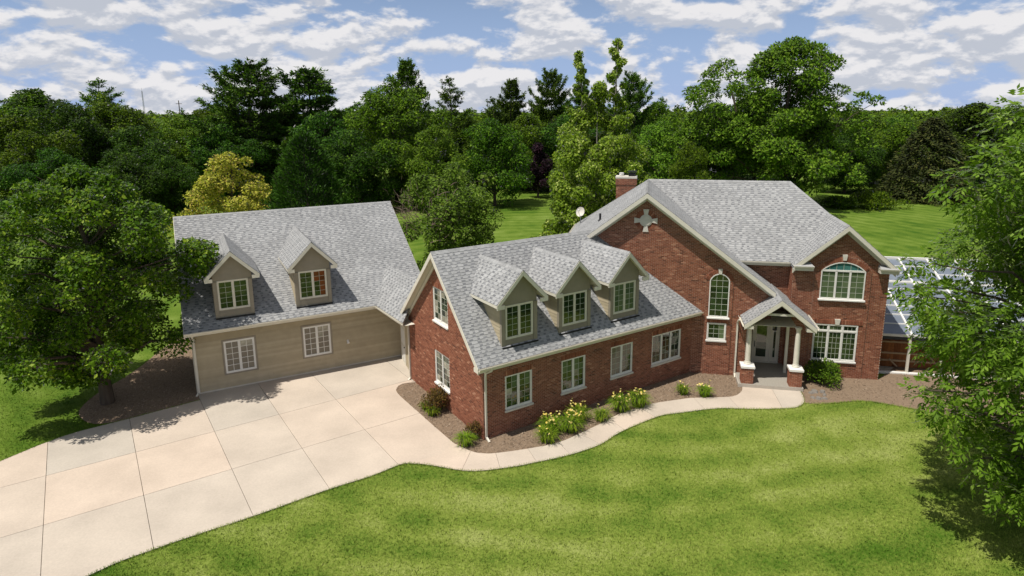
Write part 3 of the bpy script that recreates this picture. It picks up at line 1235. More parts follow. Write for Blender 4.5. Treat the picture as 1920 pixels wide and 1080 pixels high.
def fascia(mb, p, q, h=0.2, w_=0.03, m=0, top=0.0):
    """upright board under the roof edge p->q"""
    p, q = Vector(p), Vector(q)
    dz = Vector((0, 0, -h / 2 + top))
    d = (q - p).normalized()
    s = d.cross(Vector((0, 0, 1))).normalized()
    a = [p - s * w_ / 2, p + s * w_ / 2]
    up_ = Vector((0, 0, 1))
    b = [x + (q - p) for x in a]
    lo = up_ * (top - h)
    hi = up_ * top
    mb.hexa([a[0] + lo, a[1] + lo, b[1] + lo, b[0] + lo, a[0] + hi, a[1] + hi, b[1] + hi, b[0] + hi], m)


def gutter(mb, p, q, out, m=0):
    """K-style trough along the eave p->q, hung on the side 'out' """
    p, q, out = Vector(p), Vector(q), Vector(out).normalized()
    up_ = Vector((0, 0, 1))
    prof = [(0, -0.02), (0, -0.12), (0.07, -0.12), (0.105, -0.07), (0.115, -0.02), (0.10, -0.02), (0.09, -0.06), (0.06, -0.105), (0.015, -0.105), (0.015, -0.02)]
    n = len(prof)
    k = len(mb.v)
    for e in (p, q):
        mb.v.extend(tuple(e + out * x + up_ * z) for x, z in prof)
    for i in range(n):
        j = (i + 1) % n
        mb.f.append((k + i, k + j, k + n + j, k + n + i))
        mb.m.append(m)
    mb.f += [tuple(k + i for i in range(n)), tuple(k + n + i for i in reversed(range(n)))]
    mb.m += [m, m]


def rect_tube(mb, pts, w_=0.075, m=0):
    for a, b in zip(pts, pts[1:]):
        a, b = Vector(a), Vector(b)
        up_ = (0, 0, 1) if abs((b - a).normalized().z) < 0.95 else (0, 1, 0)
        d = (b - a).normalized() * 0.02
        mb.beam(a - d, b + d, w_, w_ * 0.8, up_, m)


# ================================================================== THE BRICK HOUSE
house = thing('brick_house', (4.0, 27.0, 0), 'red brick house with grey shingle roofs, white windows and a columned porch', 'house')

# ---- wing
ZE, SL = 3.29, 0.984
zr_w = ZE + SL * 3.965
EV = Vector((1, 0, 0))
wall_mb, brick_mb = MB(), MB()
WW = [(1.04, 2.37), (3.9, 5.22), (6.71, 8.05)]
WZ = (1.03, 2.52)
hol = [rect_hole(a, b, WZ[0], WZ[1]) for a, b in WW] + [rect_hole(9.29, 11.26, WZ[0], WZ[1])]
WO, WR, WN = (0, 0, 0), (1, 0, 0), (0, -1, 0)
brick_wall(wall_mb, brick_mb, WO, WR, WN, [(0, 0), (12.12, 0), (12.12, 3.2), (0, 3.2)], hol, single='wing', frame='w')
for a, b in WW + [(9.29, 11.26)]:
    soldier(brick_mb, WO, WR, WN, a - 0.03, b + 0.03, WZ[1], 0.2, 0.012)
# gable end, facing out past the garage: right is -v
GO, GR, GN = (0, 7.27, 0), (0, -1, 0), (-1, 0, 0)
gv = lambda v: 7.27 - v
gpoly = [(0, 0), (7.27, 0), (7.27, 3.42), (7.27 - 3.635, 6.98), (0, 3.42)]
GW = [(gv(4.36), gv(2.93), 0.98, 2.54), (gv(4.34), gv(2.92), 3.95, 5.5)]
brick_wall(wall_mb, brick_mb, GO, GR, GN, gpoly, [rect_hole(*x) for x in GW], single='gable', frame='w')
for x in GW:
    soldier(brick_mb, GO, GR, GN, x[0] - 0.03, x[1] + 0.03, x[3], 0.2, 0.012)
# backing and back wall
wall_mb.poly([(0.0, 7.27, 0), (0.0, 7.27, 3.42), (9, 7.27, 3.42), (9, 7.27, 0)])
for a, b in WW + [(9.29, 11.26)]:      # reveals
    for x in (a, b):
        wall_mb.poly([(x, 0, WZ[0]), (x, 0.14, WZ[0]), (x, 0.14, WZ[1]), (x, 0, WZ[1])])
    wall_mb.poly([(a, 0, WZ[1]), (b, 0, WZ[1]), (b, 0.14, WZ[1]), (a, 0.14, WZ[1])])
    wall_mb.poly([(a, 0.13, WZ[0]), (b, 0.13, WZ[0]), (b, 0.13, WZ[1]), (a, 0.13, WZ[1])])
for x in GW:
    v0, v1 = 7.27 - x[0], 7.27 - x[1]
    for v in (v0, v1):
        wall_mb.poly([(0, v, x[2]), (0.14, v, x[2]), (0.14, v, x[3]), (0, v, x[3])])
    wall_mb.poly([(0, v0, x[3]), (0, v1, x[3]), (0.14, v1, x[3]), (0.14, v0, x[3])])
    wall_mb.poly([(0.13, v0, x[2]), (0.13, v1, x[2]), (0.13, v1, x[3]), (0.13, v0, x[3])])
wing_wall = wall_mb.obj('wing_wall', MORTAR, house, 'w')
wing_bricks = brick_mb


def mix_glass(p_dark=0.8):
    dark = [rnd.random() < p_dark for _ in range(4)]
    return lambda i, c, q, rr: GLASS if dark[i] else SHADE_REFL


def wing_glass(i, c, q, rr):  # green lawn and pale walk reflections painted as pane tones by row
    return SHADE_REFL if (q >= 3 and rnd.random() < 0.8) else (CURT_REFL if q == 2 and rnd.random() < 0.35 else GLASS)


for k, (a, b) in enumerate(WW):
    window(house, 'w', WO, WR, WN, a, b, WZ[0], WZ[1], 2, 2, 5, glasses=(wing_glass if k < 2 else (lambda i, c, q, rr: (BLIND if i == 0 or q > 2 else GLASS))), fm=WHITE)
window(house, 'w', WO, WR, WN, 9.29, 11.26, WZ[0], WZ[1], 3, 2, 4, glass=GLASS)
for x in GW:
    window(house, 'w', GO, GR, GN, x[0], x[1], x[2], x[3], 2, 2, 5, glasses=lambda i, c, q, rr: CURT_REFL if rnd.random() < 0.35 else GLASS, sillm=WHITE)

slab_mb, tabs_mb, trim_mb = MB(), MB(), MB()
zat = lambda v: ZE + SL * (v + 0.33)
roof_face(slab_mb, tabs_mb, [(-.37, -.33, ZE), (12.37, -.33, ZE), (8.39, 3.635, zr_w), (-.37, 3.635, zr_w)], (1, 0, 0), single='wing', frame='w')
roof_face(slab_mb, tabs_mb, [(-.37, 3.635, zr_w), (8.39, 3.635, zr_w), (4.4, 7.6, ZE), (-.37, 7.6, ZE)], (-1, 0, 0), shingles=False)
ridge_caps(tabs_mb, (-.37, 3.635, zr_w), (8.35, 3.635, zr_w), SL)
fascia(trim_mb, (-.355, -.33, ZE - 0.03), (12.3, -.33, ZE - 0.03), 0.17)
gutter(trim_mb, (-.37, -.345, ZE + 0.005), (12.32, -.345, ZE + 0.005), (0, -1, 0))
for y0, y1 in ((-.33, 3.635), (7.6, 3.635)):
    fascia(trim_mb, (-.37, y0, ZE - 0.02), (-.37, y1, zr_w - 0.02), 0.24, 0.035)
    fascia(trim_mb, (-.03, y0, ZE - 0.21), (-.03, y1, zr_w - 0.21), 0.2, 0.04)
trim_mb.poly([(-.37, -.33, ZE - .16), (0, -.33, ZE - .16), (0, 3.635, zr_w - .16), (-.37, 3.635, zr_w - .16)])
trim_mb.poly([(-.37, 7.6, ZE - .16), (0, 7.6, ZE - .16), (0, 3.635, zr_w - .16), (-.37, 3.635, zr_w - .16)])
trim_mb.poly([(0, -.33, ZE - .17), (12.3, -.33, ZE - .17), (12.3, 0, ZE - .17), (0, 0, ZE - .17)])
# boxed eave ends
trim_mb.box(-.38, 0.0, -.33, 0.02, ZE - .22, ZE - .05)
trim_mb.box(-.38, 0.0, 7.25, 7.6, ZE - .22, ZE - .05)
wing_roof = slab_mb.obj('wing_roof', SHINGLE, house, 'w')
wing_tabs = tabs_mb
t = trim_mb.obj('roof_trim', TRIM, house, 'w')


def downspout(parent, frame, pts, name='downspout', m=None):
    b = MB()
    rect_tube(b, pts)
    x, y, z = pts[-1]
    return b.obj(name, m or TRIM, parent, frame)


downspout(house, 'w', [(0.22, -.40, ZE - .1), (0.2, -.36, ZE - .22), (0.09, -.06, ZE - .42), (0.09, -.06, .15), (0.09, -.28, .05)])
downspout(house, 'w', [(-.30, 7.62, ZE - .08), (-.28, 7.5, ZE - .24), (-.06, 7.18, ZE - .4), (-.06, 7.18, .12), (-.2, 7.1, .05)])


def dormer(parent, frame, uc, v0, half, tip, zb, zt_, za, roofz, ov=0.3, wz=(4.0, 5.42), ww=1.33, glass=None, fm=None, board=None, glasses=None, label=None):
    """gabled dormer: front wall at v0, half-width, tips of the eaves at tip, base zb, eave zt_, apex za; roofz(v) is the roof below"""
    vb = lambda z: next(v for v in np.arange(v0, 9, 0.01) if roofz(v) >= z)
    sl = (za - zt_) / tip
    vr = vb(za)
    body = MB()
    U0, U1 = uc - half, uc + half
    zw = za - sl * half - 0.12
    # front wall with an opening
    w0, w1 = uc - ww / 2, uc + ww / 2
    body.poly([(U0, v0, zb - .1), (U1, v0, zb - .1), (U1, v0, wz[0]), (U0, v0, wz[0])])
    body.poly([(U0, v0, wz[0]), (w0, v0, wz[0]), (w0, v0, wz[1]), (U0, v0, wz[1])])
    body.poly([(w1, v0, wz[0]), (U1, v0, wz[0]), (U1, v0, wz[1]), (w1, v0, wz[1])])
    body.poly([(U0, v0, wz[1]), (U1, v0, wz[1]), (U1, v0, zw), (uc, v0, za - 0.1), (U0, v0, zw)])
    body.poly([(w0, v0 + .13, wz[0]), (w1, v0 + .13, wz[0]), (w1, v0 + .13, wz[1]), (w0, v0 + .13, wz[1])])
    for x in (w0, w1):
        body.poly([(x, v0, wz[0]), (x, v0 + .13, wz[0]), (x, v0 + .13, wz[1]), (x, v0, wz[1])])
    # corner pilasters and apron
    for x0, x1 in ((U0 - .012, U0 + .155), (U1 - .155, U1 + .012)):
        body.box(x0, x1, v0 - .035, v0 + .1, zb - .03, wz[1] - .06)
        body.box(x0 - .01, x1 + .01, v0 - .045, v0 + .1, wz[1] - .06, wz[1] - .02)
    body.box(U0 + .16, U1 - .16, v0 - .02, v0 + .02, zb - .02, wz[0] - .1)
    # cheeks
    for x, sg in ((U0, -1), (U1, 1)):
        body.poly([(x, v0, zb - .1), (x, v0, zw + .02), (x, vb(zw) + .1, zw + .02)])
    d = body.obj('dormer', TAUPE, parent, frame)
    if label:
        d['label'] = label
    # lap boards on the cheeks
    z = zb
    while z < zw - 0.05:
        z1 = min(z + 0.14, zw + .02)
        for x, sg in ((U0, -1), (U1, 1)):
            b = MB()
            ve, vt = vb(z) + .05, vb(z1) + .05
            a = [Vector((x, v0 + .1, z)), Vector((x, ve, z)), Vector((x, vt, z1)), Vector((x, v0 + .1, z1))]
            o1, o2 = Vector((sg * .022, 0, 0)), Vector((sg * .008, 0, 0))
            b.hexa([a[0], a[1], a[1] + o1, a[0] + o1, a[3], a[2], a[2] + o2, a[3] + o2])
            o = b.obj('siding_board', board or SIDING)
            o.parent = d
        z += 0.14
    # roof
    sb, tb, tr = MB(), MB(), MB()
    vf = v0 - ov
    for sg in (-1, 1):
        ve = vb(zt_) + 0.02
        p = [(uc, vf, za), (uc + sg * tip, vf, zt_), (uc + sg * tip, ve, zt_), (uc, vr, za)]
        roof_face(sb, tb, p, (0, 1, 0), thick=.1)
        fascia(tr, (uc + sg * tip, vf, zt_ - .02), (uc, vf, za - .02), .2, .03)
        fascia(tr, (uc + sg * (tip - .0), vf, zt_ - .01), (uc + sg * (tip - .0), ve, zt_ - .01), .13, .03)
        # soffit and boxed end
        tr.poly([(uc + sg * half, vf, zw - .03), (uc + sg * tip, vf, zt_ - .13), (uc + sg * tip, ve, zt_ - .13), (uc + sg * half, ve, zw - .03)])
        x0, x1 = sorted((uc + sg * (half + .01), uc + sg * (tip - .015)))
        tr.box(x0, x1, vf - .012, vf + .08, zt_ - .21, zt_ - .05)
        tr.poly([(uc + sg * tip, vf, zt_ - .13), (uc, vf, za - .13), (uc, v0, za - .13), (uc + sg * tip, v0, zt_ - .13)])
    ridge_caps(tb, (uc, vf, za), (uc, vr - .05, za), sl)
    o = sb.obj('dormer_roof', SHINGLE)
    o.parent = d
    o = tb.obj('shingles', [SHINGLE, SHINGLE_D])
    o.parent = d
    o['kind'] = 'stuff'
    o = tr.obj('dormer_trim', TRIM)
    o.parent = d
    flash = MB()
    flash.box(U0 - .02, U1 + .02, v0 - .12, v0 + .01, zb - .035, zb + .02)
    o = flash.obj('flashing', BLACK)
    o.parent = d
    window(parent, frame, (0, v0, 0), (1, 0, 0), (0, -1, 0), w0, w1, wz[0], wz[1], 2, 2, 5, glass=glass, depth=-.03, fm=fm, sill=False, glasses=glasses)
    return d


for uc in (1.85, 4.70, 7.58):
    dormer(house, 'w', uc, 0.15, 0.855, 1.22, 3.70, 5.62, 6.87, zat, glasses=(mix_glass(.92) if uc < 7 else mix_glass(.45)), fm=TRIM)

# ---- main block
ZR, SM = 9.17, 0.7555
S5 = (9.17 - 7.71) / 1.66
zl = lambda u: ZR - SM * abs(u + 3.16)
wm, bm = MB(), MB()
LO, LR, LN = (0, 0, 0), (1, 0, 0), (0, -1, 0)
lpoly = [(-5.2, 2.6), (-0.9, 0), (1.85, 0), (1.85, 3.05), (2.95, 3.05), (2.95, zl(2.95) - .2), (-3.16, ZR - .2), (-7.4, zl(-7.4) - .2), (-7.4, 2.6)]
aw = arch_hole(-.02, .93, 3.05, 4.9, .36)
lw = rect_hole(-.04, .87, 1.86, 2.74)
brick_wall(wm, bm, LO, LR, LN, lpoly, [lambda z: (-.16, 1.1) if z < 5.0 else None], single='main', frame='m')
# proud panel round the stacked windows
ppoly = [(-.16, 0), (1.1, 0), (1.1, 4.95), (.93, 5.26), (.47, 5.42), (.0, 5.26), (-.16, 4.95)]
brick_wall(wm, bm, LO, LR, LN, ppoly, [aw, lw], proud=.035)
for x in (-.16, 1.1):
    wm.poly([(x, 0, 0), (x, -.05, 0), (x, -.05, 5.0), (x, 0, 5.0)])
arch_ring(bm, LO, LR, LN, .455, 4.9, .475, .36, .2, .065)
soldier(bm, LO, LR, LN, -.1, .95, 2.76, .2, .07)
wm.poly([(-.1, .13, 1.8), (1, .13, 1.8), (1, .13, 5.3), (-.1, .13, 5.3)])
for x, z0, z1 in ((-.02, 3.05, 4.9), (.93, 3.05, 4.9), (-.04, 1.86, 2.74), (.87, 1.86, 2.74)):
    wm.poly([(x, -.05, z0), (x, .13, z0), (x, .13, z1), (x, -.05, z1)])
main_left = wm.obj('gable_wall', MORTAR, house, 'm')
main_bricks = bm
arch_window(house, 'm', (0, -.05, 0), LR, LN, -.02, .93, 3.05, 4.9, .36, 3, 6, GLASS, depth=-.03)
window(house, 'm', (0, -.05, 0), LR, LN, -.04, .87, 1.86, 2.74, 1, 3, 3, depth=-.03, sillm=WHITE, glasses=lambda i, c, q, rr: SHADE_REFL if c == 2 else GLASS)


def keystone(parent, frame, O, r, n, s, z, h=.28, w0=.09, w1=.13, d0=.0, d1=.1):
    O, r, n = Vector(O), Vector(r), Vector(n)
    U = Vector((0, 0, 1))
    P = lambda a, b, c: O + r * a + U * b + n * c
    b = MB()
    b.hexa([P(s - w0, z, d0), P(s - w0, z, d1), P(s + w0, z, d1), P(s + w0, z, d0), P(s - w1, z + h, d0), P(s - w1, z + h, d1), P(s + w1, z + h, d1), P(s + w1, z + h, d0)])
    return b.obj('keystone', STONE, parent, frame)


keystone(house, 'm', LO, LR, LN, .455, 5.24, .26, .07, .1, 0, .1)

# medallion in the gable
md = MB()
k = 24
c0 = [(-3.19 + .30 * math.cos(2 * math.pi * i / k), 0.0, 7.77 + .30 * math.sin(2 * math.pi * i / k)) for i in range(k)]
md.slab(c0, (0, -.045, 0))
c1 = [(-3.19 + .24 * math.cos(2 * math.pi * i / k), -.045, 7.77 + .24 * math.sin(2 * math.pi * i / k)) for i in range(k)]
md.slab(c1, (0, -.02, 0))
med = md.obj('medallion', STONE, house, 'm')
for i in range(4):
    a = i * math.pi / 2
    c, s = math.cos(a), math.sin(a)
    q = [(.28, -.085), (.56, -.14), (.56, .14), (.28, .085)]
    b = MB()
    b.slab([(-3.19 + c * x - s * y, 0, 7.77 + s * x + c * y) for x, y in q], (0, -.05, 0))
    o = b.obj('keystone', STONE)
    o.parent = med
rb = MB()
for i in range(44):      # ring of bricks on end round the medallion
    a, b = 2 * math.pi * (i + .08) / 44, 2 * math.pi * (i + .92) / 44
    P = lambda rr, t, d: (-3.19 + rr * math.cos(t), -d, 7.77 + rr * math.sin(t))
    brick_faces(rb, P(.33, b, .014), P(.33, a, .014), P(.53, a, .014), P(.53, b, .014), P(.33, b, 0), P(.33, a, 0), P(.53, a, 0), P(.53, b, 0))
o = rb.obj('brick_ring', BRICK)
o.parent = med

# right gable, recess and alcove walls
wm, bm2 = MB(), MB()
RO = (0, .73, 0)
za2 = lambda u: 7.71 - S5 * abs(u - 6.2)
rpoly = [(3.95, 0), (8.25, 0), (8.25, za2(8.25) - .2), (6.2, 7.51), (3.95, za2(3.95) - .2)]
U0, U1, UZ0, UZS, URISE = 5.21, 7.20, 4.06, 5.46, .44
uw = arch_hole(U0, U1, UZ0, UZS, URISE)
lw2 = rect_hole(5.08, 7.10, .9, 2.76)
brick_wall(wm, bm2, RO, LR, LN, rpoly, [lambda z: (4.92, 7.46) if z < 5.5 else None], single='right', frame='m')
ppoly = [(4.92, 0), (7.46, 0), (7.46, 5.5), (7.2, 5.86), (6.75, 6.1), (6.2, 6.18), (5.65, 6.1), (5.2, 5.86), (4.92, 5.5)]
brick_wall(wm, bm2, RO, LR, LN, ppoly, [uw, lw2], proud=.035)
for x in (4.92, 7.46):
    wm.poly([(x, .73, 0), (x, .68, 0), (x, .68, 5.5), (x, .73, 5.5)])
arch_ring(bm2, RO, LR, LN, 6.205, UZS, .995, URISE, .2, .066)
soldier(bm2, RO, LR, LN, 4.98, 7.3, 2.78, .22, .075)
wm.poly([(5, .86, .8), (7.4, .86, .8), (7.4, .86, 6.1), (5, .86, 6.1)])
for x, z0, z1 in ((U0, UZ0, UZS), (U1, UZ0, UZS), (5.08, .9, 2.76), (7.10, .9, 2.76)):
    wm.poly([(x, .68, z0), (x, .86, z0), (x, .86, z1), (x, .68, z1)])
# its left return, the recessed wall and the alcove's other side
brick_wall(wm, bm2, (3.95, 1.6, 0), (0, -1, 0), (-1, 0, 0), [(0, .2), (.87, .2), (.87, 5.6), (0, 5.6)])
brick_wall(wm, bm2, (0, 1.6, 0), LR, LN, [(1.5, .2), (3.95, .2), (3.95, 5.5), (1.5, 5.5)], [rect_hole(2.38, 3.74, .2, 2.9)])
brick_wall(wm, bm2, (1.85, 0, 0), (0, 1, 0), (1, 0, 0), [(0, .2), (1.6, .2), (1.6, 3.05), (0, 3.05)])
main_right = wm.obj('front_wall', MORTAR, house, 'm')
# hidden sides and back
b = MB()
b.poly([(8.25, .73, 0), (8.25, 10.3, 0), (8.25, 10.3, 5.6), (8.25, .73, 5.6)])
b.poly([(-7.4, 0.0, 0), (-7.4, 10.3, 0), (-7.4, 10.3, 5.6), (-7.4, 0.0, 5.6)])
b.poly([(-7.4, 10.3, 0), (8.25, 10.3, 0), (8.25, 10.3, 5.6), (-7.4, 10.3, 5.6)])
b.obj('back_wall', BRICK, house, 'm')

wu_ = arch_window(house, 'm', (0, .68, 0), LR, LN, U0, U1, UZ0, UZS, URISE, 6, 5, SHADE_REFL, depth=-.03, fw=.05,
                  stiles=[(U0 + .05 + (U1 - U0 - .10) * q / 3 - .045, U0 + .05 + (U1 - U0 - .10) * q / 3 + .045, UZ0, UZS) for q in (1, 2)] + [(U0, U1, UZS - .045, UZS + .04)], topglass=TEAL,
                  glasses=lambda i, c, q, rr: SHADE_REFL)
wu_['label'] = 'upper window with arched tinted head'
window(house, 'm', (0, .68, 0), LR, LN, 5.08, 7.10, .9, 2.76, 3, 3, 5, depth=-.03, transom=.3, sillm=WHITE, stile=.035, glasses=lambda i, c, q, rr: (SHADE_REFL if i == 1 else GLASS) if rr == 1 else GLASS)
keystone(house, 'm', RO, LR, LN, 6.205, 5.98, .28, .075, .11, 0, .1)
keystone(house, 'm', RO, LR, LN, 6.14, 2.76, .28, .09, .13, 0, .11)

# main roofs
sm, tm, trm = MB(), MB(), MB()
ZEM = ZR - SM * (5.9 - 1.26)
roof_face(sm, tm, [(-3.16, 5.9, ZR), (1.47, 1.26, ZEM), (3.89, 1.26, ZEM), (6.2, 3.97, 7.71), (4.54, 5.9, ZR)], (1, 0, 0), single='main', frame='m')
zg = lambda u: ZR - SM * (u + 3.16)
roof_face(sm, tm, [(-3.16, -.42, ZR), (1.47, -.42, zg(1.47)), (1.47, 1.26, zg(1.47)), (-3.16, 5.9, ZR)], (0, 1, 0), frame='m')
roof_face(sm, tm, [(1.47, -.42, zg(1.47)), (3.0, -.42, zg(3.0)), (3.0, 1.58, zg(3.0)), (1.47, 1.58, zg(1.47))], (0, 1, 0), frame='m')
roof_face(sm, tm, [(-3.16, -.42, ZR), (-7.79, -.42, ZR - SM * 4.63), (-7.79, 10.54, ZR - SM * 4.63), (-3.16, 5.9, ZR)], (0, 1, 0), frame='m')
for sg, u1 in ((-1, 3.89), (1, 8.51)):
    roof_face(sm, tm, [(6.2, .4, 7.71), (u1, .4, 7.71 - S5 * 2.31), (u1, 3.97 if sg > 0 else 1.26, 7.71 - S5 * 2.31), (6.2, 3.97, 7.71)], (0, 1, 0), frame='m')
roof_face(sm, tm, [(6.2, 3.97, 7.71), (8.51, 3.97, 7.71 - S5 * 2.31), (8.51, 9.9, 7.71 - S5 * 2.31), (4.54, 5.9, ZR)], (0, 1, 0), frame='m')
roof_face(sm, tm, [(4.54, 5.9, ZR), (8.51, 9.9, 5.68), (8.51, 10.54, 5.67), (-7.79, 10.54, 5.67), (-3.16, 5.9, ZR)], (-1, 0, 0), shingles=False)
ridge_caps(tm, (-3.16, 5.9, ZR), (4.54, 5.9, ZR), SM)
ridge_caps(tm, (-3.16, -.42, ZR), (-3.16, 5.9, ZR), SM)
ridge_caps(tm, (4.54, 5.9, ZR), (6.2, 3.97, 7.71), .55)
ridge_caps(tm, (6.2, .4, 7.71), (6.2, 3.97, 7.71), S5)
ridge_caps(tm, (-3.16, 5.9, ZR), (-7.7, 10.45, ZR - SM * 4.55), .53)
# rakes: two stepped boards and a soffit
for (u0, z0), (u1, z1), vo, vw in (((-3.16, ZR), (3.0, zg(3.0)), -.42, 0), ((-3.16, ZR), (-7.79, ZR - SM * 4.63), -.42, 0), ((6.2, 7.71), (3.89, 5.68), .4, .73), ((6.2, 7.71), (8.51, 5.68), .4, .73)):
    fascia(trm, (u0, vo, z0 - .02), (u1, vo, z1 - .02), .22, .035)
    fascia(trm, (u0, vo + .05, z0 - .2), (u1, vo + .05, z1 - .2), .1, .04)
    fascia(trm, (u0, vw - .03, z0 - .22), (u1, vw - .03, z1 - .22), .2, .05)
    trm.poly([(u0, vo, z0 - .18), (u1, vo, z1 - .18), (u1, vw, z1 - .18), (u0, vw, z0 - .18)])
# eaves
fascia(trm, (1.5, 1.26, ZEM - .03), (3.9, 1.26, ZEM - .03), .18)
gutter(trm, (1.5, 1.245, ZEM + .005), (3.95, 1.245, ZEM + .005), (0, -1, 0))
trm.poly([(1.5, 1.26, ZEM - .2), (3.95, 1.26, ZEM - .2), (3.95, 1.62, ZEM - .2), (1.5, 1.62, ZEM - .2)])
# boxed cornice returns at the right gable
for u0, u1 in ((3.9, 4.78), (7.72, 8.54)):
    trm.box(u0, u1, .36, .74, 5.47, 5.62)
    trm.hexa([(u0, .3, 5.62), (u1, .3, 5.62), (u1, .74, 5.62), (u0, .74, 5.62), (u0 - .02, .28, 5.70), (u1 + .02, .28, 5.70), (u1 + .02, .74, 5.70), (u0 - .02, .74, 5.70)])
trm.box(8.25, 8.52, .4, 10, 5.45, 5.62)
gutter(trm, (-7.8, -.3, ZR - SM * 4.63 + .005), (-7.8, 10.5, ZR - SM * 4.63 + .005), (-1, 0, 0))
main_roof = sm.obj('main_roof', SHINGLE, house, 'm')
main_tabs = tm
trm.obj('roof_trim', TRIM, house, 'm')
ret = MB()      # little shingled tops of the returns
for u0, u1 in ((3.95, 4.78), (7.72, 8.5)):
    ret.hexa([(u0, .3, 5.702), (u1, .3, 5.702), (u1, .73, 5.702), (u0, .73, 5.702), (u0 + .02, .6, 5.82), (u1 - .1, .6, 5.82), (u1 - .1, .73, 5.84), (u0 + .02, .73, 5.84)])
ret.obj('return_roof', SHINGLE, house, 'm')
downspout(house, 'm', [(1.62, 1.2, ZEM - .1), (1.62, 1.3, ZEM - .3), (1.62, 1.53, ZEM - .45), (1.62, 1.53, zg(1.62) + .05)])
downspout(house, 'm', [(1.42, -.5, 3.12), (1.40, -.3, 3.0), (1.40, -.06, 2.85), (1.40, -.06, .16), (1.40, -.3, .06)])

# plumbing vent, dish
b = MB()
pv = Vector((-5.6, 2.2, ZR - SM * 2.44))
b.tube([pv, pv + Vector((0, 0, .38))], .06, 8)
b.tube([pv - Vector((0, 0, .02)), pv + Vector((0, 0, .06))], [.14, .07], 8)
b.obj('vent_pipe', BLACK, house, 'm')

# chimney
ch = thing('chimney', (0, 0, 0), None, None)
ch.parent = house
ch.location = (FR['m'][0] - 4.0, FR['m'][1] - 27.0, 0)
ch.rotation_euler = (0, 0, FR['m'][2])
cm, cb = MB(), MB()
cu0, cu1, cv0, cv1, cz0, cz1 = -5.16, -3.94, 9.0, 9.75, 6.0, 9.0
for O_, r_, n_, l_ in (((cu0, cv0, 0), (1, 0, 0), (0, -1, 0), cu1 - cu0), ((cu0, cv1, 0), (0, -1, 0), (-1, 0, 0), cv1 - cv0), ((cu1, cv0, 0), (0, 1, 0), (1, 0, 0), cv1 - cv0)):
    brick_wall(cm, cb, O_, r_, n_, [(0, cz0), (l_, cz0), (l_, cz1 - .52), (0, cz1 - .52)])
    brick_wall(cm, cb, O_, r_, n_, [(-.04, cz1 - .52), (l_ + .04, cz1 - .52), (l_ + .04, cz1 - .12), (-.04, cz1 - .12)], proud=.04)
cm.poly([(cu0, cv1, cz0), (cu1, cv1, cz0), (cu1, cv1, cz1), (cu0, cv1, cz1)])
o = cm.obj('stack', MORTAR)
o.parent = ch
o = cb.obj('bricks', BRICK)
o.parent = ch
o['kind'] = 'stuff'
cc = MB()
cc.box(cu0 - .06, cu1 + .06, cv0 - .06, cv1 + .06, cz1 - .12, cz1)
o = cc.obj('crown', STONE)
o.parent = ch
fl = MB()
fl.tube([(cu0 + .3, 9.37, cz1), (cu0 + .3, 9.37, cz1 + .16)], .15, 14)
fl.tube([(cu0 + .3, 9.37, cz1 + .16), (cu0 + .3, 9.37, cz1 + .2)], [.17, .14], 14)
o = fl.obj('flue_pipe', WHITE, None, None, True)
o.parent = ch
fl = MB()
fl.box(cu1 - .48, cu1 - .06, 9.15, 9.6, cz1, cz1 + .2)
for x in (cu1 - .5, cu1 - .05):
    for y in (9.13, 9.6):
        fl.box(x - .012, x + .012, y, y + .02, cz1 + .2, cz1 + .3)
fl.box(cu1 - .54, cu1 - .0, 9.09, 9.66, cz1 + .28, cz1 + .32)
o = fl.obj('flue_cap', BLACK)
o.parent = ch

# ---- porch
PZ = .2
b = MB()
b.box(1.42, 4.36, -1.38, 1.6, 0.0, PZ - .0)
b.obj('porch_floor', CONC2, house, 'm')
b = MB()
b.box(1.46, 4.32, -1.37, 1.59, PZ, PZ + .006)
b.obj('porch_paving', simple('exposed_aggregate', (0.30, 0.275, 0.23), .9, .25, 30, .1), house, 'm')
for u0 in (1.56, 3.74):
    u1 = u0 + .54
    v0, v1 = -1.3, -.76
    pm_, pb_ = MB(), MB()
    for O_, r_, n_, l_ in (((u0, v0, 0), (1, 0, 0), (0, -1, 0), .54), ((u0, v1, 0), (0, -1, 0), (-1, 0, 0), .54), ((u1, v0, 0), (0, 1, 0), (1, 0, 0), .54), ((u1, v1, 0), (-1, 0, 0), (0, 1, 0), .54)):
        brick_wall(pm_, pb_, O_, r_, n_, [(0, PZ), (l_, PZ), (l_, .98), (0, .98)])
    pier = pm_.obj('porch_pier', MORTAR, house, 'm')
    o = pb_.obj('bricks', BRICK)
    o.parent = pier
    o['kind'] = 'stuff'
    b = MB()
    b.box(u0 - .05, u1 + .05, v0 - .05, v1 + .05, .98, 1.08)
    b.hexa([(u0 - .05, v0 - .05, 1.08), (u1 + .05, v0 - .05, 1.08), (u1 + .05, v1 + .05, 1.08), (u0 - .05, v1 + .05, 1.08), (u0 + .1, v0 + .1, 1.12), (u1 - .1, v0 + .1, 1.12), (u1 - .1, v1 - .1, 1.12), (u0 + .1, v1 - .1, 1.12)])
    o = b.obj('pier_cap', WHITE)
    o.parent = pier
    b = MB()
    cu, cv_ = u0 + .27, -1.03
    prof = [(1.12, .17), (1.17, .17), (1.19, .145), (1.24, .14), (1.26, .125), (1.7, .125), (2.4, .115), (2.92, .10), (2.95, .115), (2.99, .115), (3.0, .15), (3.08, .15)]
    b.tube([(cu, cv_, z) for z, _ in prof], [q for _, q in prof], 18)
    b.obj('porch_column', TRIM, house, 'm', False)
# back pilasters
for u0 in (1.9, 3.78):
    b = MB()
    b.box(u0, u0 + .13, 0.35 if u0 > 3 else .2, .48 if u0 > 3 else .33, PZ, 3.05)
    b.obj('porch_post', TRIM, house, 'm')
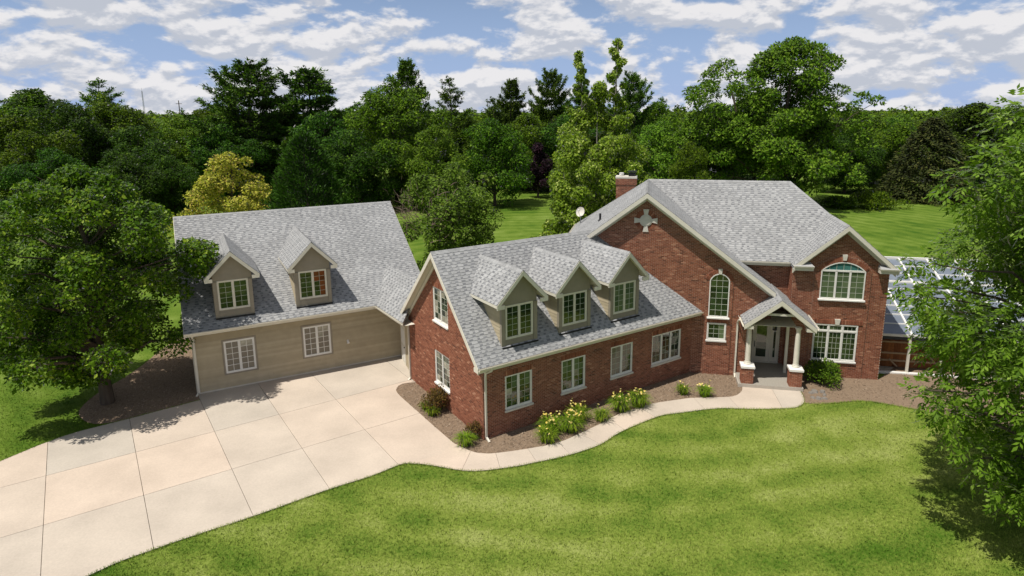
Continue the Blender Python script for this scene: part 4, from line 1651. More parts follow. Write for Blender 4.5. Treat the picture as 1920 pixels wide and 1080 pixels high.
# porch roof
sp_, tp_, tpr = MB(), MB(), MB()
PA, PE, PU0, PU1, PUC, PV = 4.44, 3.2, 1.53, 4.71, 3.12, -1.42
ps = (PA - PE) / (PUC - PU0)
roof_face(sp_, tp_, [(PUC, PV, PA), (PU0, PV, PE), (PU0, -.01, PE), (PUC, -.01, PA)], (0, 1, 0), thick=.1)
roof_face(sp_, tp_, [(PUC, PV, PA), (PU1, PV, PE), (PU1, .72, PE), (PUC, .72, PA)], (0, 1, 0), thick=.1)
roof_face(sp_, tp_, [(PUC, .72, PA), (3.94, .72, PA - ps * .82), (3.94, 1.59, PA - ps * .82), (PUC, 1.59, PA)], (0, 1, 0), thick=.1)
roof_face(sp_, tp_, [(PUC, -.01, PA), (2.2, -.01, PA - ps * .92), (2.2, 1.59, PA - ps * .92), (PUC, 1.59, PA)], (0, 1, 0), thick=.1)
ridge_caps(tp_, (PUC, PV, PA), (PUC, 1.55, PA), ps)
for sg, ue in ((-1, PU0), (1, PU1)):
    fascia(tpr, (PUC, PV, PA - .02), (ue, PV, PE - .02), .22, .035)
    fascia(tpr, (PUC, PV + .05, PA - .2), (ue, PV + .05, PE - .2), .08, .04)
    ve = -.01 if sg < 0 else .72
    gutter(tpr, (ue - .0, PV, PE + .005), (ue, ve, PE + .005), (sg, 0, 0))
    fascia(tpr, (ue, PV, PE - .02), (ue, ve, PE - .02), .16, .03)
    # beam over columns
    tpr.box(*(sorted((PUC + sg * 1.2, PUC + sg * 1.42))), -1.15, .0 if sg < 0 else .7, 2.99 + .09, 3.12)
    tpr.poly([(PUC, PV, PA - .16), (ue, PV, PE - .16), (ue, ve, PE - .16), (PUC, ve, PA - .16)])
    # boxed ends
    x0, x1 = sorted((ue, ue - sg * .42))
    tpr.box(x0, x1, PV + .02, PV + .3, PE - .22, PE - .06)
# open front truss: collar beam and pediment board inside the arch
tpr.box(PUC - .62, PUC + .62, PV + .12, PV + .2, 3.66, 3.76)
tpr.poly([(PU0, -1.1, 3.06), (PU1, -1.1, 3.06), (PU1, -1.1, 3.12), (PUC, -1.1, PA - .2), (PU0, -1.1, 3.12)][::-1]) if False else None
tpr.box(1.9, 3.94, -1.0, 1.59, 3.05, 3.07)
porch_roof = sp_.obj('porch_roof', SHINGLE, house, 'm')
o = tp_.obj('shingles', [SHINGLE, SHINGLE_D])
o.parent = porch_roof
o['kind'] = 'stuff'
tpr.obj('porch_trim', TRIM, house, 'm')
# brackets over the wall under the porch roof (header wall above the opening is brick, behind the roof)
# front door with sidelight and transom
DO = Vector((0, 1.6, 0))
df = MB()


def dbar(mb, a0, a1, z0, z1, d0, d1):
    mb.box(a0, a1, 1.6 - d1, 1.6 - d0, z0, z1)


D0, D1, DS = 2.40, 3.72, 3.30
dbar(df, D0, D0 + .06, PZ, 2.88, -.08, .05)
dbar(df, D1 - .06, D1, PZ, 2.88, -.08, .05)
dbar(df, D0 + .06, D1 - .06, 2.82, 2.88, -.08, .05)
dbar(df, D0 + .06, D1 - .06, 2.36, 2.44, -.08, .05)
dbar(df, DS - .04, DS + .04, PZ, 2.36, -.08, .048)
dbar(df, D0 + .06, D1 - .06, PZ, PZ + .06, -.08, .06)
dbar(df, DS - .02, DS + .02, 2.44, 2.82, -.05, .03)
dframe = df.obj('door_frame', TRIM, house, 'm')


def leaf_panel(name, a0, a1, st):
    b = MB()
    z0, z1 = PZ + .065, 2.355
    dbar(b, a0, a0 + st, z0, z1, -.05, .0)
    dbar(b, a1 - st, a1, z0, z1, -.05, .0)
    dbar(b, a0 + st, a1 - st, z0, z0 + .24, -.05, .0)
    dbar(b, a0 + st, a1 - st, z1 - st, z1, -.05, .0)
    o = b.obj(name, TRIM, house, 'm')
    p = MB()
    dbar(p, a0 + st, a1 - st, z0 + .24, z1 - st, -.035, -.02)
    q = p.obj('pane', GLASS)
    q.parent = o
    return o


fd = leaf_panel('front_door', D0 + .065, DS - .045, .15)
b = MB()
dbar(b, D0 + .12, D0 + .15, 1.05, 1.35, 0.0, .06)
o = b.obj('handle', BLACK)
o.parent = fd
leaf_panel('sidelight', DS + .045, D1 - .065, .1)
for a0, a1 in ((D0 + .06, DS - .02), (DS + .02, D1 - .06)):
    p = MB()
    dbar(p, a0, a1, 2.44, 2.82, -.03, -.015)
    q = p.obj('pane', GLASS)
    q.parent = dframe
b = MB()
b.box(D0, D1, 1.7, 1.72, .2, 2.9)
b.obj('door_backing', BLACK, house, 'm')
# hanging lantern of the porch
ln = MB()
ln.tube([(3.1, -.3, 3.1), (3.1, -.3, 2.95)], .012, 6)
for q in range(4):
    a = q * math.pi / 2 + .4
    ln.tube([(3.1 + .1 * math.cos(a), -.3 + .1 * math.sin(a), 2.65), (3.1 + .12 * math.cos(a), -.3 + .12 * math.sin(a), 2.9), (3.1, -.3, 2.97)], .012, 5)
ln.tube([(3.1, -.3, 2.63), (3.1, -.3, 2.66)], .11, 8)
tag(ln.obj('porch_lantern', BLACK, None, 'm'), 'dark hanging lantern under the porch roof above the front door', 'lantern')

# ---- single bricks, single shingles: the largest in the picture are objects of their own
SINGLES.sort(key=lambda t: t[0])
bk = MB()
hw, hh = (BL - JT) / 2, (BH - JT) / 2
brick_faces(bk, (-hw, -.012, -hh), (hw, -.012, -hh), (hw, -.012, hh), (-hw, -.012, hh), (-hw, 0, -hh), (hw, 0, -hh), (hw, 0, hh), (-hw, 0, hh))
brick_me = bk.mesh('brick', [BRICK])
wl_parent = {'wing': (wing_wall, (1, 0, 0), (0, -1, 0)), 'gable': (wing_wall, (0, -1, 0), (-1, 0, 0)), 'main': (main_left, (1, 0, 0), (0, -1, 0)), 'right': (main_right, (1, 0, 0), (0, -1, 0))}
for i, (dist, _, ctr, rz, key, corners, bb) in enumerate(SINGLES):
    if i < 300 and key in ('wing', 'gable'):
        par, r_, n_ = wl_parent[key]
        o = bpy.data.objects.new('brick', brick_me)
        COL.objects.link(o)
        o.parent = par
        o.location = Vector(ctr) - Vector(n_) * .012
        o.rotation_euler = (0, 0, rz)
    else:
        brick_faces(bb, *corners)
for mbx, par in ((wing_bricks, wing_wall), (main_bricks, main_left), (bm2, main_right)):
    o = mbx.obj('bricks', BRICK)
    o.parent = par
    o['kind'] = 'stuff'

TABME = {}


def emit_shingles(limit, wanted, parents):
    SHING.sort(key=lambda t: t[0])
    used = 0
    for dist, _, c, tabs, key, (O_, e, s, nrm, w_, t) in SHING:
        if used < limit and key in wanted:
            kk = (w_, t)
            if kk not in TABME:
                b = MB()
                q = COURSE + .02
                tab(b, [(.002, 0, t), (w_ - .002, 0, t), (w_ - .002, q, .003), (.002, q, .003), (.002, 0, 0), (w_ - .002, 0, 0)])
                TABME[kk] = b.mesh('shingle', [SHINGLE, SHINGLE_D])
            o = bpy.data.objects.new('shingle', TABME[kk])
            COL.objects.link(o)
            o.parent = parents[key]
            o.matrix_local = Matrix(((e.x, s.x, nrm.x, O_.x), (e.y, s.y, nrm.y, O_.y), (e.z, s.z, nrm.z, O_.z), (0, 0, 0, 1)))
            used += 1
        else:
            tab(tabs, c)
    SHING.clear()


emit_shingles(300, ('wing', 'main'), {'wing': wing_roof, 'main': main_roof})
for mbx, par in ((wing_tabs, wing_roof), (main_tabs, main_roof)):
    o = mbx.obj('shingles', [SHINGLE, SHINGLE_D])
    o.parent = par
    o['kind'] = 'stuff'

# ================================================================== THE GARAGE
garage = thing('garage_building', (-10.0, 33.0, 0), 'grey lap-sided garage with two dormers and a wide shingle roof', 'garage')
GZE, GSL = 3.27, .65
gzr = GZE + GSL * (6.16 + .58)
gat = lambda v: GZE + GSL * (v + .58)
gm = MB()
GWN = [(1.30, 2.64, .82, 2.42), (4.90, 6.22, .93, 2.50)]


def gridwall(mb, P, s0, s1, z0, z1, holes):
    xs = sorted({s0, s1, *[h[0] for h in holes], *[h[1] for h in holes]})
    zs = sorted({z0, z1, *[h[2] for h in holes], *[h[3] for h in holes]})
    for a, b in zip(xs, xs[1:]):
        for c, d in zip(zs, zs[1:]):
            if any(h[0] <= (a + b) / 2 <= h[1] and h[2] <= (c + d) / 2 <= h[3] for h in holes):
                continue
            mb.poly([P(a, c), P(b, c), P(b, d), P(a, d)])


gridwall(gm, lambda s, z: (s, 0, z), 0, 10.6, 0, 3.15, GWN)
for h in GWN:
    gm.poly([(h[0], .13, h[2]), (h[1], .13, h[2]), (h[1], .13, h[3]), (h[0], .13, h[3])])
    for x in (h[0], h[1]):
        gm.poly([(x, 0, h[2]), (x, .13, h[2]), (x, .13, h[3]), (x, 0, h[3])])
gm.poly([(0, 12.3, 0), (0, 0, 0), (0, 0, 3.5), (0, 6.16, gzr - .2), (0, 12.3, 3.5)])
gm.poly([(11.15, 0.5, 0), (11.15, 12.3, 0), (11.15, 12.3, 3.5), (11.15, 6.16, gzr - .2), (11.15, .5, 3.5)])
gm.poly([(0, 12.3, 0), (11.15, 12.3, 0), (11.15, 12.3, 3.5), (0, 12.3, 3.5)])
gwall = gm.obj('garage_wall', SIDING, garage, 'g')
z, EX = .12, .12
while z < 3.13:
    z1 = min(z + EX, 3.14)
    hs = [(h[0] - .09, h[1] + .09) for h in GWN if h[2] - .09 < z + EX / 2 < h[3] + .09]
    for a, b in subtract([(.12, 9.84)], hs):
        cuts = [a]
        while b - cuts[-1] > 4.2:
            cuts.append(cuts[-1] + rnd.uniform(2.4, 3.8))
        cuts.append(b)
        for c, d in zip(cuts, cuts[1:]):
            q = MB()
            q.hexa([(c + .001, 0, z), (c + .001, -.04, z), (d - .001, -.04, z), (d - .001, 0, z), (c + .001, 0, z1), (c + .001, -.007, z1), (d - .001, -.007, z1), (d - .001, 0, z1)])
            o = q.obj('siding_board', SIDING)
            o.parent = gwall
    # gable end boards (left end wall)
    q = MB()
    q.hexa([(-.022, .1, z), (-.022, 12.2, z), (0, 12.2, z), (0, .1, z), (-.007, .1, z1), (-.007, 12.2, z1), (0, 12.2, z1), (0, .1, z1)])
    o = q.obj('siding_board', SIDING)
    o.parent = gwall
    z += EX
b = MB()
b.box(-.02, .12, -.03, .0, .03, 3.12)
b.box(-.03, .0, -.03, .12, .03, 3.12)
b.box(9.84, 9.95, -.03, .0, .03, 3.12)
b.box(.12, 9.84, -.012, .0, .0, .12)
b.obj('corner_board', TRIM, garage, 'g')
for i, h in enumerate(GWN):
    window(garage, 'g', (0, 0, 0), (1, 0, 0), (0, -1, 0), *h, 2, 2, 5, glasses=lambda i, c, q, rr: BLIND if not (i == 1 and q >= 3 and rnd.random() < .6) else CURT_REFL, depth=-.012, fm=WHITE, sill=False, grid=WHITE, mun=.02)
    b = MB()
    for a0, a1, z0, z1 in ((h[0] - .08, h[0], h[2] - .08, h[3] + .08), (h[1], h[1] + .08, h[2] - .08, h[3] + .08), (h[0], h[1], h[3], h[3] + .08), (h[0], h[1], h[2] - .08, h[2])):
        b.box(a0, a1, -.03, .0, z0, z1)
    b.obj('window_casing', TAUPE, garage, 'g')
# slabs of roof
sg_, tg_, trg = MB(), MB(), MB()
roof_face(sg_, tg_, [(-.27, -.58, GZE), (11.45, -.58, GZE), (11.45, 6.16, gzr), (-.27, 6.16, gzr)], (1, 0, 0), single='garage', frame='g')
roof_face(sg_, tg_, [(-.27, 6.16, gzr), (11.45, 6.16, gzr), (11.45, 12.9, GZE), (-.27, 12.9, GZE)], (-1, 0, 0), shingles=False)
ridge_caps(tg_, (-.27, 6.16, gzr), (11.45, 6.16, gzr), GSL)
fascia(trg, (-.27, -.58, GZE - .03), (8.55, -.58, GZE - .03), .17)
gutter(trg, (-.28, -.595, GZE + .005), (8.5, -.595, GZE + .005), (0, -1, 0))
trg.poly([(-.27, -.58, GZE - .19), (11, -.58, GZE - .19), (11, 0, GZE - .19), (-.27, 0, GZE - .19)])
for u in (-.27, 11.45):
    for va, vb_ in ((-.58, 6.16), (12.9, 6.16)):
        fascia(trg, (u, va, GZE - .02), (u, vb_, gzr - .02), .2, .035)
        trg.poly([(u, va, GZE - .17), (u, vb_, gzr - .17), (0 if u < 0 else 11.15, vb_, gzr - .17), (0 if u < 0 else 11.15, va, GZE - .17)])
groof = sg_.obj('garage_roof', SHINGLE, garage, 'g')
trg.obj('roof_trim', TRIM, garage, 'g')
emit_shingles(300, ('garage',), {'garage': groof})
o = tg_.obj('shingles', [SHINGLE, SHINGLE_D])
o.parent = groof
o['kind'] = 'stuff'
downspout(garage, 'g', [(.02, -.62, GZE - .1), (.04, -.45, GZE - .28), (.06, -.08, GZE - .45), (.06, -.08, .14), (-.05, -.25, .06)])
dormer(garage, 'g', 1.95, -.04, .83, 1.17, 3.60, 5.62, 6.80, gat, glasses=mix_glass(.95), fm=TRIM, wz=(3.97, 5.38), ww=1.34)
dormer(garage, 'g', 5.56, -.04, .85, 1.17, 3.60, 5.64, 6.85, gat, glasses=lambda i, c, q, rr: REDPANE if (i == 1 and c + (q > 2) > 0) else GLASS, fm=TRIM, wz=(3.97, 5.38), ww=1.34)

# link roof and covered side door between garage and wing
dl = Vector((.105, -.9945, 0))
A = Vector((8.50, -.58, GZE))
Bq = A + dl * 3.4
Dq = Vector((9.80, 1.70, 4.76))
Cq = Dq + dl * 4.3
sl_, tl_, trl = MB(), MB(), MB()
nrm_ = (Bq - A).cross(Dq - A)
Cq.z = A.z - (nrm_.x * (Cq.x - A.x) + nrm_.y * (Cq.y - A.y)) / nrm_.z
roof_face(sl_, tl_, [A, Bq, Cq, Dq], tuple(dl), thick=.1)
E1, E2 = Dq + Vector((1.3, .2, -1.49)), Cq + Vector((1.3, .2, -1.49))
roof_face(sl_, tl_, [Dq, Cq, E2, E1], tuple(-dl), thick=.1, shingles=False)
fascia(trl, A + Vector((0, 0, -.02)), Bq + Vector((0, 0, -.02)), .16)
gutter(trl, A + Vector((0, 0, .005)), Bq + Vector((0, 0, .005)), (-1, -.1, 0))
ra = A + Vector((0, 0, -.17))
trl.poly([ra, ra + dl * 3.4, ra + dl * 3.4 + Vector((1.4, 0, 0)), ra + Vector((1.4, 0, 0))])
lr = sl_.obj('link_roof', SHINGLE, garage, 'g')
o = tl_.obj('shingles', [SHINGLE, SHINGLE_D])
o.parent = lr
o['kind'] = 'stuff'
trl.obj('link_trim', TRIM, garage, 'g')
lw_ = MB()
P1 = Loc('g', (*W('w', (.05, 6.9)).xy, 0))
P0 = Vector((9.84, 0.0, 0))
lw_.poly([(P0.x, P0.y, 0), (P1.x, P1.y, 0), (P1.x, P1.y, 3.15), (P0.x, P0.y, 3.15)])
lw_.obj('link_wall', SIDING, garage, 'g')
dd = (P1 - P0).normalized()
nn = Vector((-dd.y, dd.x, 0))
if nn.x > 0:
    nn = -nn
b = MB()
Pd = P0 + dd * .5
b.obox(Pd + nn * .001, dd, nn, (0, 0, 1), 1.05, .03, 2.2)
sdoor = b.obj('side_door', TRIM, garage, 'g')
for k_, (q0, q1) in enumerate(((.25, .95), (1.1, 1.95))):
    for c in range(2):
        b = MB()
        b.obox(Pd + nn * .03 + dd * (.14 + c * .42) + Vector((0, 0, q0)), dd, nn, (0, 0, 1), .34, .012, q1 - q0)
        o = b.obj('door_panel', WHITE)
        o.parent = sdoor
b = MB()
b.obox(Pd + nn * .03 + dd * .92 + Vector((0, 0, 1.0)), dd, nn, (0, 0, 1), .05, .05, .05)
o = b.obj('handle', BLACK)
o.parent = sdoor
# wall lamp on the siding
b = MB()
b.tube([(7.07, -.005, 1.42), (7.07, -.04, 1.42)], .06, 12)
lamp = b.obj('wall_lamp', WHITE, garage, 'g')
b = MB()
b.tube([(7.07, -.04, 1.42), (7.07, -.12, 1.38), (7.07, -.16, 1.32)], [.03, .06, .07], 12)
o = b.obj('lamp_shade', WHITE)
o.parent = lamp

# ================================================================== SUNROOM
sunr = thing('glass_sunroom', tuple(W('m', (11.5, 5, 0))), 'lean-to glass sunroom with white frame and sloped panes beside the brick gable', 'sunroom')


def sobj(mb, name, m, par=None):
    o = mb.obj(name, m, sunr if par is None else par)
    if par is None:
        o.location = W('m', (0, 0, 0)) - Vector(sunr.location)
        o.rotation_euler = (0, 0, FR['m'][2])
    return o


SU = [8.42, 9.9, 11.4, 12.9, 14.4, 15.9]
SV0, SV1, SZ0, SZ1 = 1.75, 8.6, 2.12, 4.42
zs_ = lambda v: SZ0 + (SZ1 - SZ0) * (v - SV0) / (SV1 - SV0)
for u in SU:
    b = MB()
    w_ = .11 if u in (9.9,) else .07
    b.box(u - w_ / 2, u + w_ / 2, SV0, SV0 + .1, .05, SZ0 - .1)
    sobj(b, 'post', TRIM)
    b = MB()
    b.beam((u, SV0 - .12, zs_(SV0 - .12) + .02), (u, SV1, SZ1 + .02), .09, .11)
    sobj(b, 'rafter', WHITE)
b = MB()
b.box(8.3, 16.0, SV0 - .05, SV0 + .12, SZ0 - .14, SZ0 - .02)
b.box(8.3, 16.0, SV0 - .1, SV0 + .1, -.02, .1)
b.box(8.3, 16.0, SV1 - .05, SV1 + .1, SZ1 - .1, SZ1 + .12)
b.box(8.3, 16.0, SV0 + 4.4, SV0 + 4.5, zs_(SV0 + 4.45) - .02, zs_(SV0 + 4.45) + .06)
sobj(b, 'sill_beam', WHITE)
NR = 9
for i in range(len(SU) - 1):
    b = MB()
    for k in range(NR):
        va, vb_ = SV0 + (SV1 - SV0) * k / NR, SV0 + (SV1 - SV0) * (k + 1) / NR
        b.beam((SU[i] + .05, vb_, zs_(vb_) + .02), (SU[i + 1] - .05, vb_, zs_(vb_) + .02), .065, .05)
        q = MB()
        q.slab([(SU[i] + .045, va + .02, zs_(va)), (SU[i + 1] - .045, va + .02, zs_(va)), (SU[i + 1] - .045, vb_ - .02, zs_(vb_)), (SU[i] + .045, vb_ - .02, zs_(vb_))], (0, 0, -.012))
        sobj(q, 'roof_pane', ROOFGLASS)
    sobj(b, 'glazing_bar', WHITE)
b = MB()
b.box(8.3, 16, SV1, SV1 + .1, 0, SZ1 - .1)
sobj(b, 'back_wall', FACE)
b = MB()
b.poly([(8.3, SV0, .02), (16, SV0, .02), (16, SV1, .02), (8.3, SV1, .02)])
sobj(b, 'floor_slab', CONC2)
# cedar fence standing inside the glass front
fence = thing('cedar_fence', tuple(W('m', (11.8, 2.6, 0))), 'brown cedar plank fence behind the sunroom posts', 'fence')
x = 8.5
while x < 15.6:
    b = MB()
    w_ = .138
    b.box(x, x + w_, 2.6 + rnd.uniform(0, .006), 2.622, .04, 1.5 + rnd.uniform(-.015, .015))
    o = b.obj('plank', CEDAR, fence)
    o.location = W('m', (0, 0, 0)) - Vector(fence.location)
    o.rotation_euler = (0, 0, FR['m'][2])
    x += .145
b = MB()
for z0 in (.35, .75, 1.35):
    b.box(8.45, 15.7, 2.56, 2.6, z0, z0 + .09)
o = b.obj('rail', simple('pale_timber', (.36, .26, .16), .8, .2, 5), fence)
o.location = W('m', (0, 0, 0)) - Vector(fence.location)
o.rotation_euler = (0, 0, FR['m'][2])
b = MB()
for p, q in (((10.6, 2.5, 1.45), (11.4, 2.5, .45)), ((11.5, 2.5, .4), (12.4, 2.5, 1.0)), ((9.3, 2.5, .5), (9.7, 2.5, .1))):
    b.beam(p, q, .05, .07)
o = b.obj('brace', simple('pale_timber_brace', (.36, .26, .16), .8, .2, 5), fence)
o.location = W('m', (0, 0, 0)) - Vector(fence.location)
o.rotation_euler = (0, 0, FR['m'][2])

# satellite dish on the far roof edge
dish = thing('satellite_dish', tuple(W('m', (-7.35, 8.6, 6.0))), 'pale satellite dish on a short mast at the roof edge near the chimney', 'satellite dish')
b = MB()
b.tube([(0, 0, -.05), (0, 0, .5)], .025, 8)
o = b.obj('mast', METAL, dish)
b = MB()
k, rg = 18, 4
fwd = Vector((-.35, -.8, .45)).normalized()
sx = fwd.cross(Vector((0, 0, 1))).normalized()
sy = sx.cross(fwd)
ctr = Vector((.0, -.02, .72))
rows_ = []
for i in range(rg + 1):
    rr = .33 * i / rg
    rows_.append([ctr + fwd * (.35 * rr * rr / .33) + (sx * math.cos(2 * math.pi * j / k) * .85 + sy * math.sin(2 * math.pi * j / k)) * rr for j in range(k)])
for i in range(rg):
    for j in range(k):
        jn = (j + 1) % k
        b.poly([rows_[i][j], rows_[i + 1][j], rows_[i + 1][jn], rows_[i][jn]])
b.obj('reflector', STONE, dish)
b = MB()
b.tube([ctr - sy * .3, ctr + fwd * .35 - sy * .15, ctr + fwd * .42], .014, 6)
b.obox(ctr + fwd * .38 - sx * .05 - sy * .03, sx, sy, fwd, .1, .06, .1)
b.obj('feed_arm', METAL, dish)

# ================================================================== PLANTS
G = np.random.default_rng(42)


def unit(v):
    return v / np.maximum(np.linalg.norm(v, axis=1, keepdims=True), 1e-9)


def leaves_mesh(name, pos, axis, nrm, L_, Wd, material, fold=.0):
    """rhombic leaves: pos (n,3) stalk end, axis unit, nrm unit, lengths and widths"""
    n = len(pos)
    side = unit(np.cross(axis, nrm))
    L_ = np.broadcast_to(L_, n)[:, None]
    Wd = np.broadcast_to(Wd, n)[:, None]
    mid = pos + axis * L_ * .45
    V = np.stack([pos, mid + side * Wd / 2 - nrm * Wd * fold, pos + axis * L_, mid - side * Wd / 2 - nrm * Wd * fold], 1).reshape(-1, 3)
    return np_mesh(name, V, np.arange(4 * n).reshape(-1, 4), material)


def clump_points(rng, centers, radii, counts, up_bias=.35, flat=.75):
    """points and outward normals over leafy clumps"""
    idx = np.repeat(np.arange(len(centers)), counts)
    n = len(idx)
    d = unit(rng.normal(size=(n, 3)) + np.array([0, 0, up_bias]))
    rr = radii[idx] * (.35 + .65 * rng.random(n) ** .45)
    p = centers[idx] + d * rr[:, None] * np.array([1, 1, flat])
    return p, d, idx


def crown_blobs(rng, H, Rc, z0, nb, shape='round', lean=(0, 0), br=(.22, .36)):
    """centres of leaf clumps filling a crown from z0 to H with radius Rc"""
    C, Rr = [], []
    k = 0
    ph = rng.uniform(0, 6.28, 2)
    while len(C) < nb:
        t = rng.random()
        if shape == 'round':
            env = math.sqrt(max(0, 1 - (2 * t - .92) ** 2 / 1.19))
        elif shape == 'vase':
            env = min(1, .35 + t * 1.15) * math.sqrt(max(0, 1 - max(0, t - .55) ** 2 / .25))
        elif shape == 'cone':
            env = (1 - t) ** .75 + .06
        elif shape == 'ball':
            env = max(0.05, 1 - abs(2 * t - .95) ** 3) ** .5
        elif shape == 'dome':
            env = (1 - t ** 1.7) ** .62 + .05
        elif shape == 'egg':
            env = math.sin(math.pi * min(1, t ** .75)) ** .7
        else:
            env = 1
        if rng.random() > env + .15:
            continue
        a = rng.uniform(0, 2 * math.pi)
        q = env * Rc * (rng.random() ** .38) * (1 + .16 * math.sin(3 * a + ph[0] + 3 * t) + .12 * math.sin(5 * a + ph[1] - 5 * t))
        b_ = Rc * rng.uniform(*br)
        q = max(0, q - b_ * .55)
        C.append((q * math.cos(a) + lean[0] * t, q * math.sin(a) + lean[1] * t, z0 + t * (H - z0 - b_ * .5)))
        Rr.append(b_ * (.75 + .25 * env))
        k += 1
    return np.array(C), np.array(Rr)


def limbs(rng, blobs, H, z0, r0, nl, bark, wob=.04, top=.85, seg=5):
    """tapering trunk with limbs running out to some clumps"""
    b = MB()
    hh = z0 + (H - z0) * top
    tp = []
    for i in range(8):
        t = i / 7
        tp.append(Vector((rng.normal() * wob * H * .3 * t, rng.normal() * wob * H * .3 * t, hh * t)))
    tp[0].xy = (0, 0)
    b.tube([tp[0] - Vector((0, 0, .2))] + tp, [r0 * 1.5] + [r0 * (1.15 if i == 0 else (1 - .86 * (i / 7))) for i in range(8)], 9)
    pick = rng.permutation(len(blobs))[:nl]
    for j in pick:
        e = Vector(blobs[j])
        t = min(.92, max(z0 * .75 / hh, (e.z - .45 * math.hypot(e.x, e.y)) / hh))
        k = t * 7
        i = min(6, int(k))
        s = tp[i].lerp(tp[i + 1], k - i)
        rs = r0 * (1 - .86 * t) * .55
        pts, rad = [], []
        for q in range(seg + 1):
            f = q / seg
            p = s.lerp(e, f)
            p.z += math.sin(f * math.pi) * .1 * (e - s).length
            p += Vector((rng.normal(), rng.normal(), rng.normal() * .5)) * .035 * (e - s).length * math.sin(f * math.pi)
            pts.append(p)
            rad.append(max(.012, rs * (1 - .85 * f)))
        b.tube(pts, rad, 5, cap=False)
    return b.mesh('trunk', [bark])


def broadleaf(name, seed, H, Rc, z0, nb, leaves, leaf, material, bark=BARK, shape='round', r0=None, nl=14, flat=.72, up_bias=.5, br=(.22, .36), lean=(0, 0), droop=.25):
    rng = np.random.default_rng(seed)
    C, Rr = crown_blobs(rng, H, Rc, z0, nb, shape, lean, br)
    w_ = Rr ** 2
    cnt = np.maximum(6, (leaves * w_ / w_.sum()).astype(int))
    p, d, idx = clump_points(rng, C, Rr, cnt, up_bias, flat)
    n = len(p)
    nrm = unit(d * .7 + rng.normal(size=(n, 3)) * .55 + np.array([0, 0, .55]))
    ax = unit(np.cross(nrm, rng.normal(size=(n, 3))) + d * .5 + np.array([0, 0, -droop]))
    L_ = leaf * rng.uniform(.5, 1.2, n) ** 1.0 * rng.choice([.8, 1.0, 1.35], n)
    me = leaves_mesh('crown', p, ax, nrm, L_, L_ * rng.uniform(.5, .75, n), material, .1)
    tr = limbs(rng, C, H, z0, r0 or H * .02, nl, bark)
    return tr, me


def pine_mesh(seed, H, Rc, z0, material, n_whorl=15, per=5, spray=40, needle=.42, top_open=.5, sweep=.28, density=1.0):
    """white pine: whorls of long limbs, flat plates of needles with gaps between"""
    rng = np.random.default_rng(seed)
    b = MB()
    b.tube([(0, 0, -.2), (0, 0, H * .3), (rng.normal() * .15, rng.normal() * .15, H * .65), (0, 0, H * .98)], [H * .02, H * .016, H * .009, .02], 8)
    P_, A_, N_, L_ = [], [], [], []
    for wv in range(n_whorl):
        t = min(.985, (wv + rng.uniform(-.4, .4)) / (n_whorl - 1))
        z = z0 + (H - z0) * t
        env = Rc * min(1.0, (1.02 - t) ** .6 * 1.15) * (.75 + .25 * min(1, t * 4))
        for k in range(per):
            if rng.random() < .12:
                continue
            a = 2 * math.pi * (k + rng.uniform(-.3, .3)) / per + wv * 2.1
            ln = env * rng.choice([.45, .7, .9, 1.0, 1.12]) * rng.uniform(.85, 1.1)
            rise = rng.uniform(.1, .45) * (0.4 + t) * sweep / .28
            c, s = math.cos(a), math.sin(a)
            pts = []
            for q in range(5):
                f = q / 4
                pts.append((c * ln * f, s * ln * f, z + ln * (rise * f * f + .05 * f - .06 * math.sin(f * math.pi) * (1 - t))))
            b.tube(pts, [max(.015, .02 + .045 * (1 - t) * (1 - q / 4)) for q in range(5)], 4, cap=False)
            ns = max(4, int(spray * ln / Rc * density * 1.4))
            f = rng.uniform(.22, 1.03, ns) ** .8
            wd = .30 * ln * np.sin(np.clip(f, 0, 1) * math.pi * .86 + .25)
            off = rng.uniform(-1, 1, ns) * wd
            cx = c * ln * f - s * off
            cy = s * ln * f + c * off
            cz = z + ln * (rise * f * f + .05 * f) + rng.normal(size=ns) * .10 + np.abs(off) * .12
            m_ = 9
            base = np.repeat(np.stack([cx, cy, cz], 1), m_, 0) + rng.normal(size=(ns * m_, 3)) * np.array([.17, .17, .08])
            ax = unit(np.repeat(np.tile([c, s, .55], (ns, 1)), m_, 0) + rng.normal(size=(ns * m_, 3)) * .75)
            P_.append(base)
            A_.append(ax)
            N_.append(unit(rng.normal(size=(ns * m_, 3)) * .6 + np.array([0, 0, 1])))
            L_.append(needle * rng.uniform(.7, 1.3, ns * m_))
    P_, A_, N_, L_ = map(np.concatenate, (P_, A_, N_, L_))
    me = leaves_mesh('crown', P_, A_, N_, L_, L_ * .34, material)
    return b.mesh('trunk', [BARK]), me


def spruce_mesh(seed, H, Rc, z0, material, n=26000, needle=.3, bushy=.0, power=.8, w_=.4):
    rng = np.random.default_rng(seed)
    b = MB()
    b.tube([(0, 0, -.2), (0, 0, H * .97)], [H * .02, .02], 7)
    t = rng.random(n) ** 1.35
    a = rng.uniform(0, 2 * math.pi, n)
    env = Rc * ((1 - t) ** power) * (1 + .16 * np.sin(a * 5 + t * 40) + .12 * np.sin(a * 11 + t * 23)) + .12
    rr = env * (.45 + .55 * rng.random(n) ** .5)
    z = z0 + (H - z0) * t - rr * .22 + rng.normal(size=n) * .12
    c, s = np.cos(a), np.sin(a)
    p = np.stack([c * rr, s * rr, z], 1)
    ax = unit(np.stack([c, s, np.full(n, -.25 + bushy * 1.6)], 1) + rng.normal(size=(n, 3)) * .45)
    nr = unit(np.stack([c * .5, s * .5, np.ones(n)], 1) + rng.normal(size=(n, 3)) * .4)
    L_ = needle * rng.uniform(.7, 1.3, n)
    me = leaves_mesh('crown', p, ax, nr, L_, L_ * w_, material)
    return b.mesh('trunk', [BARK]), me


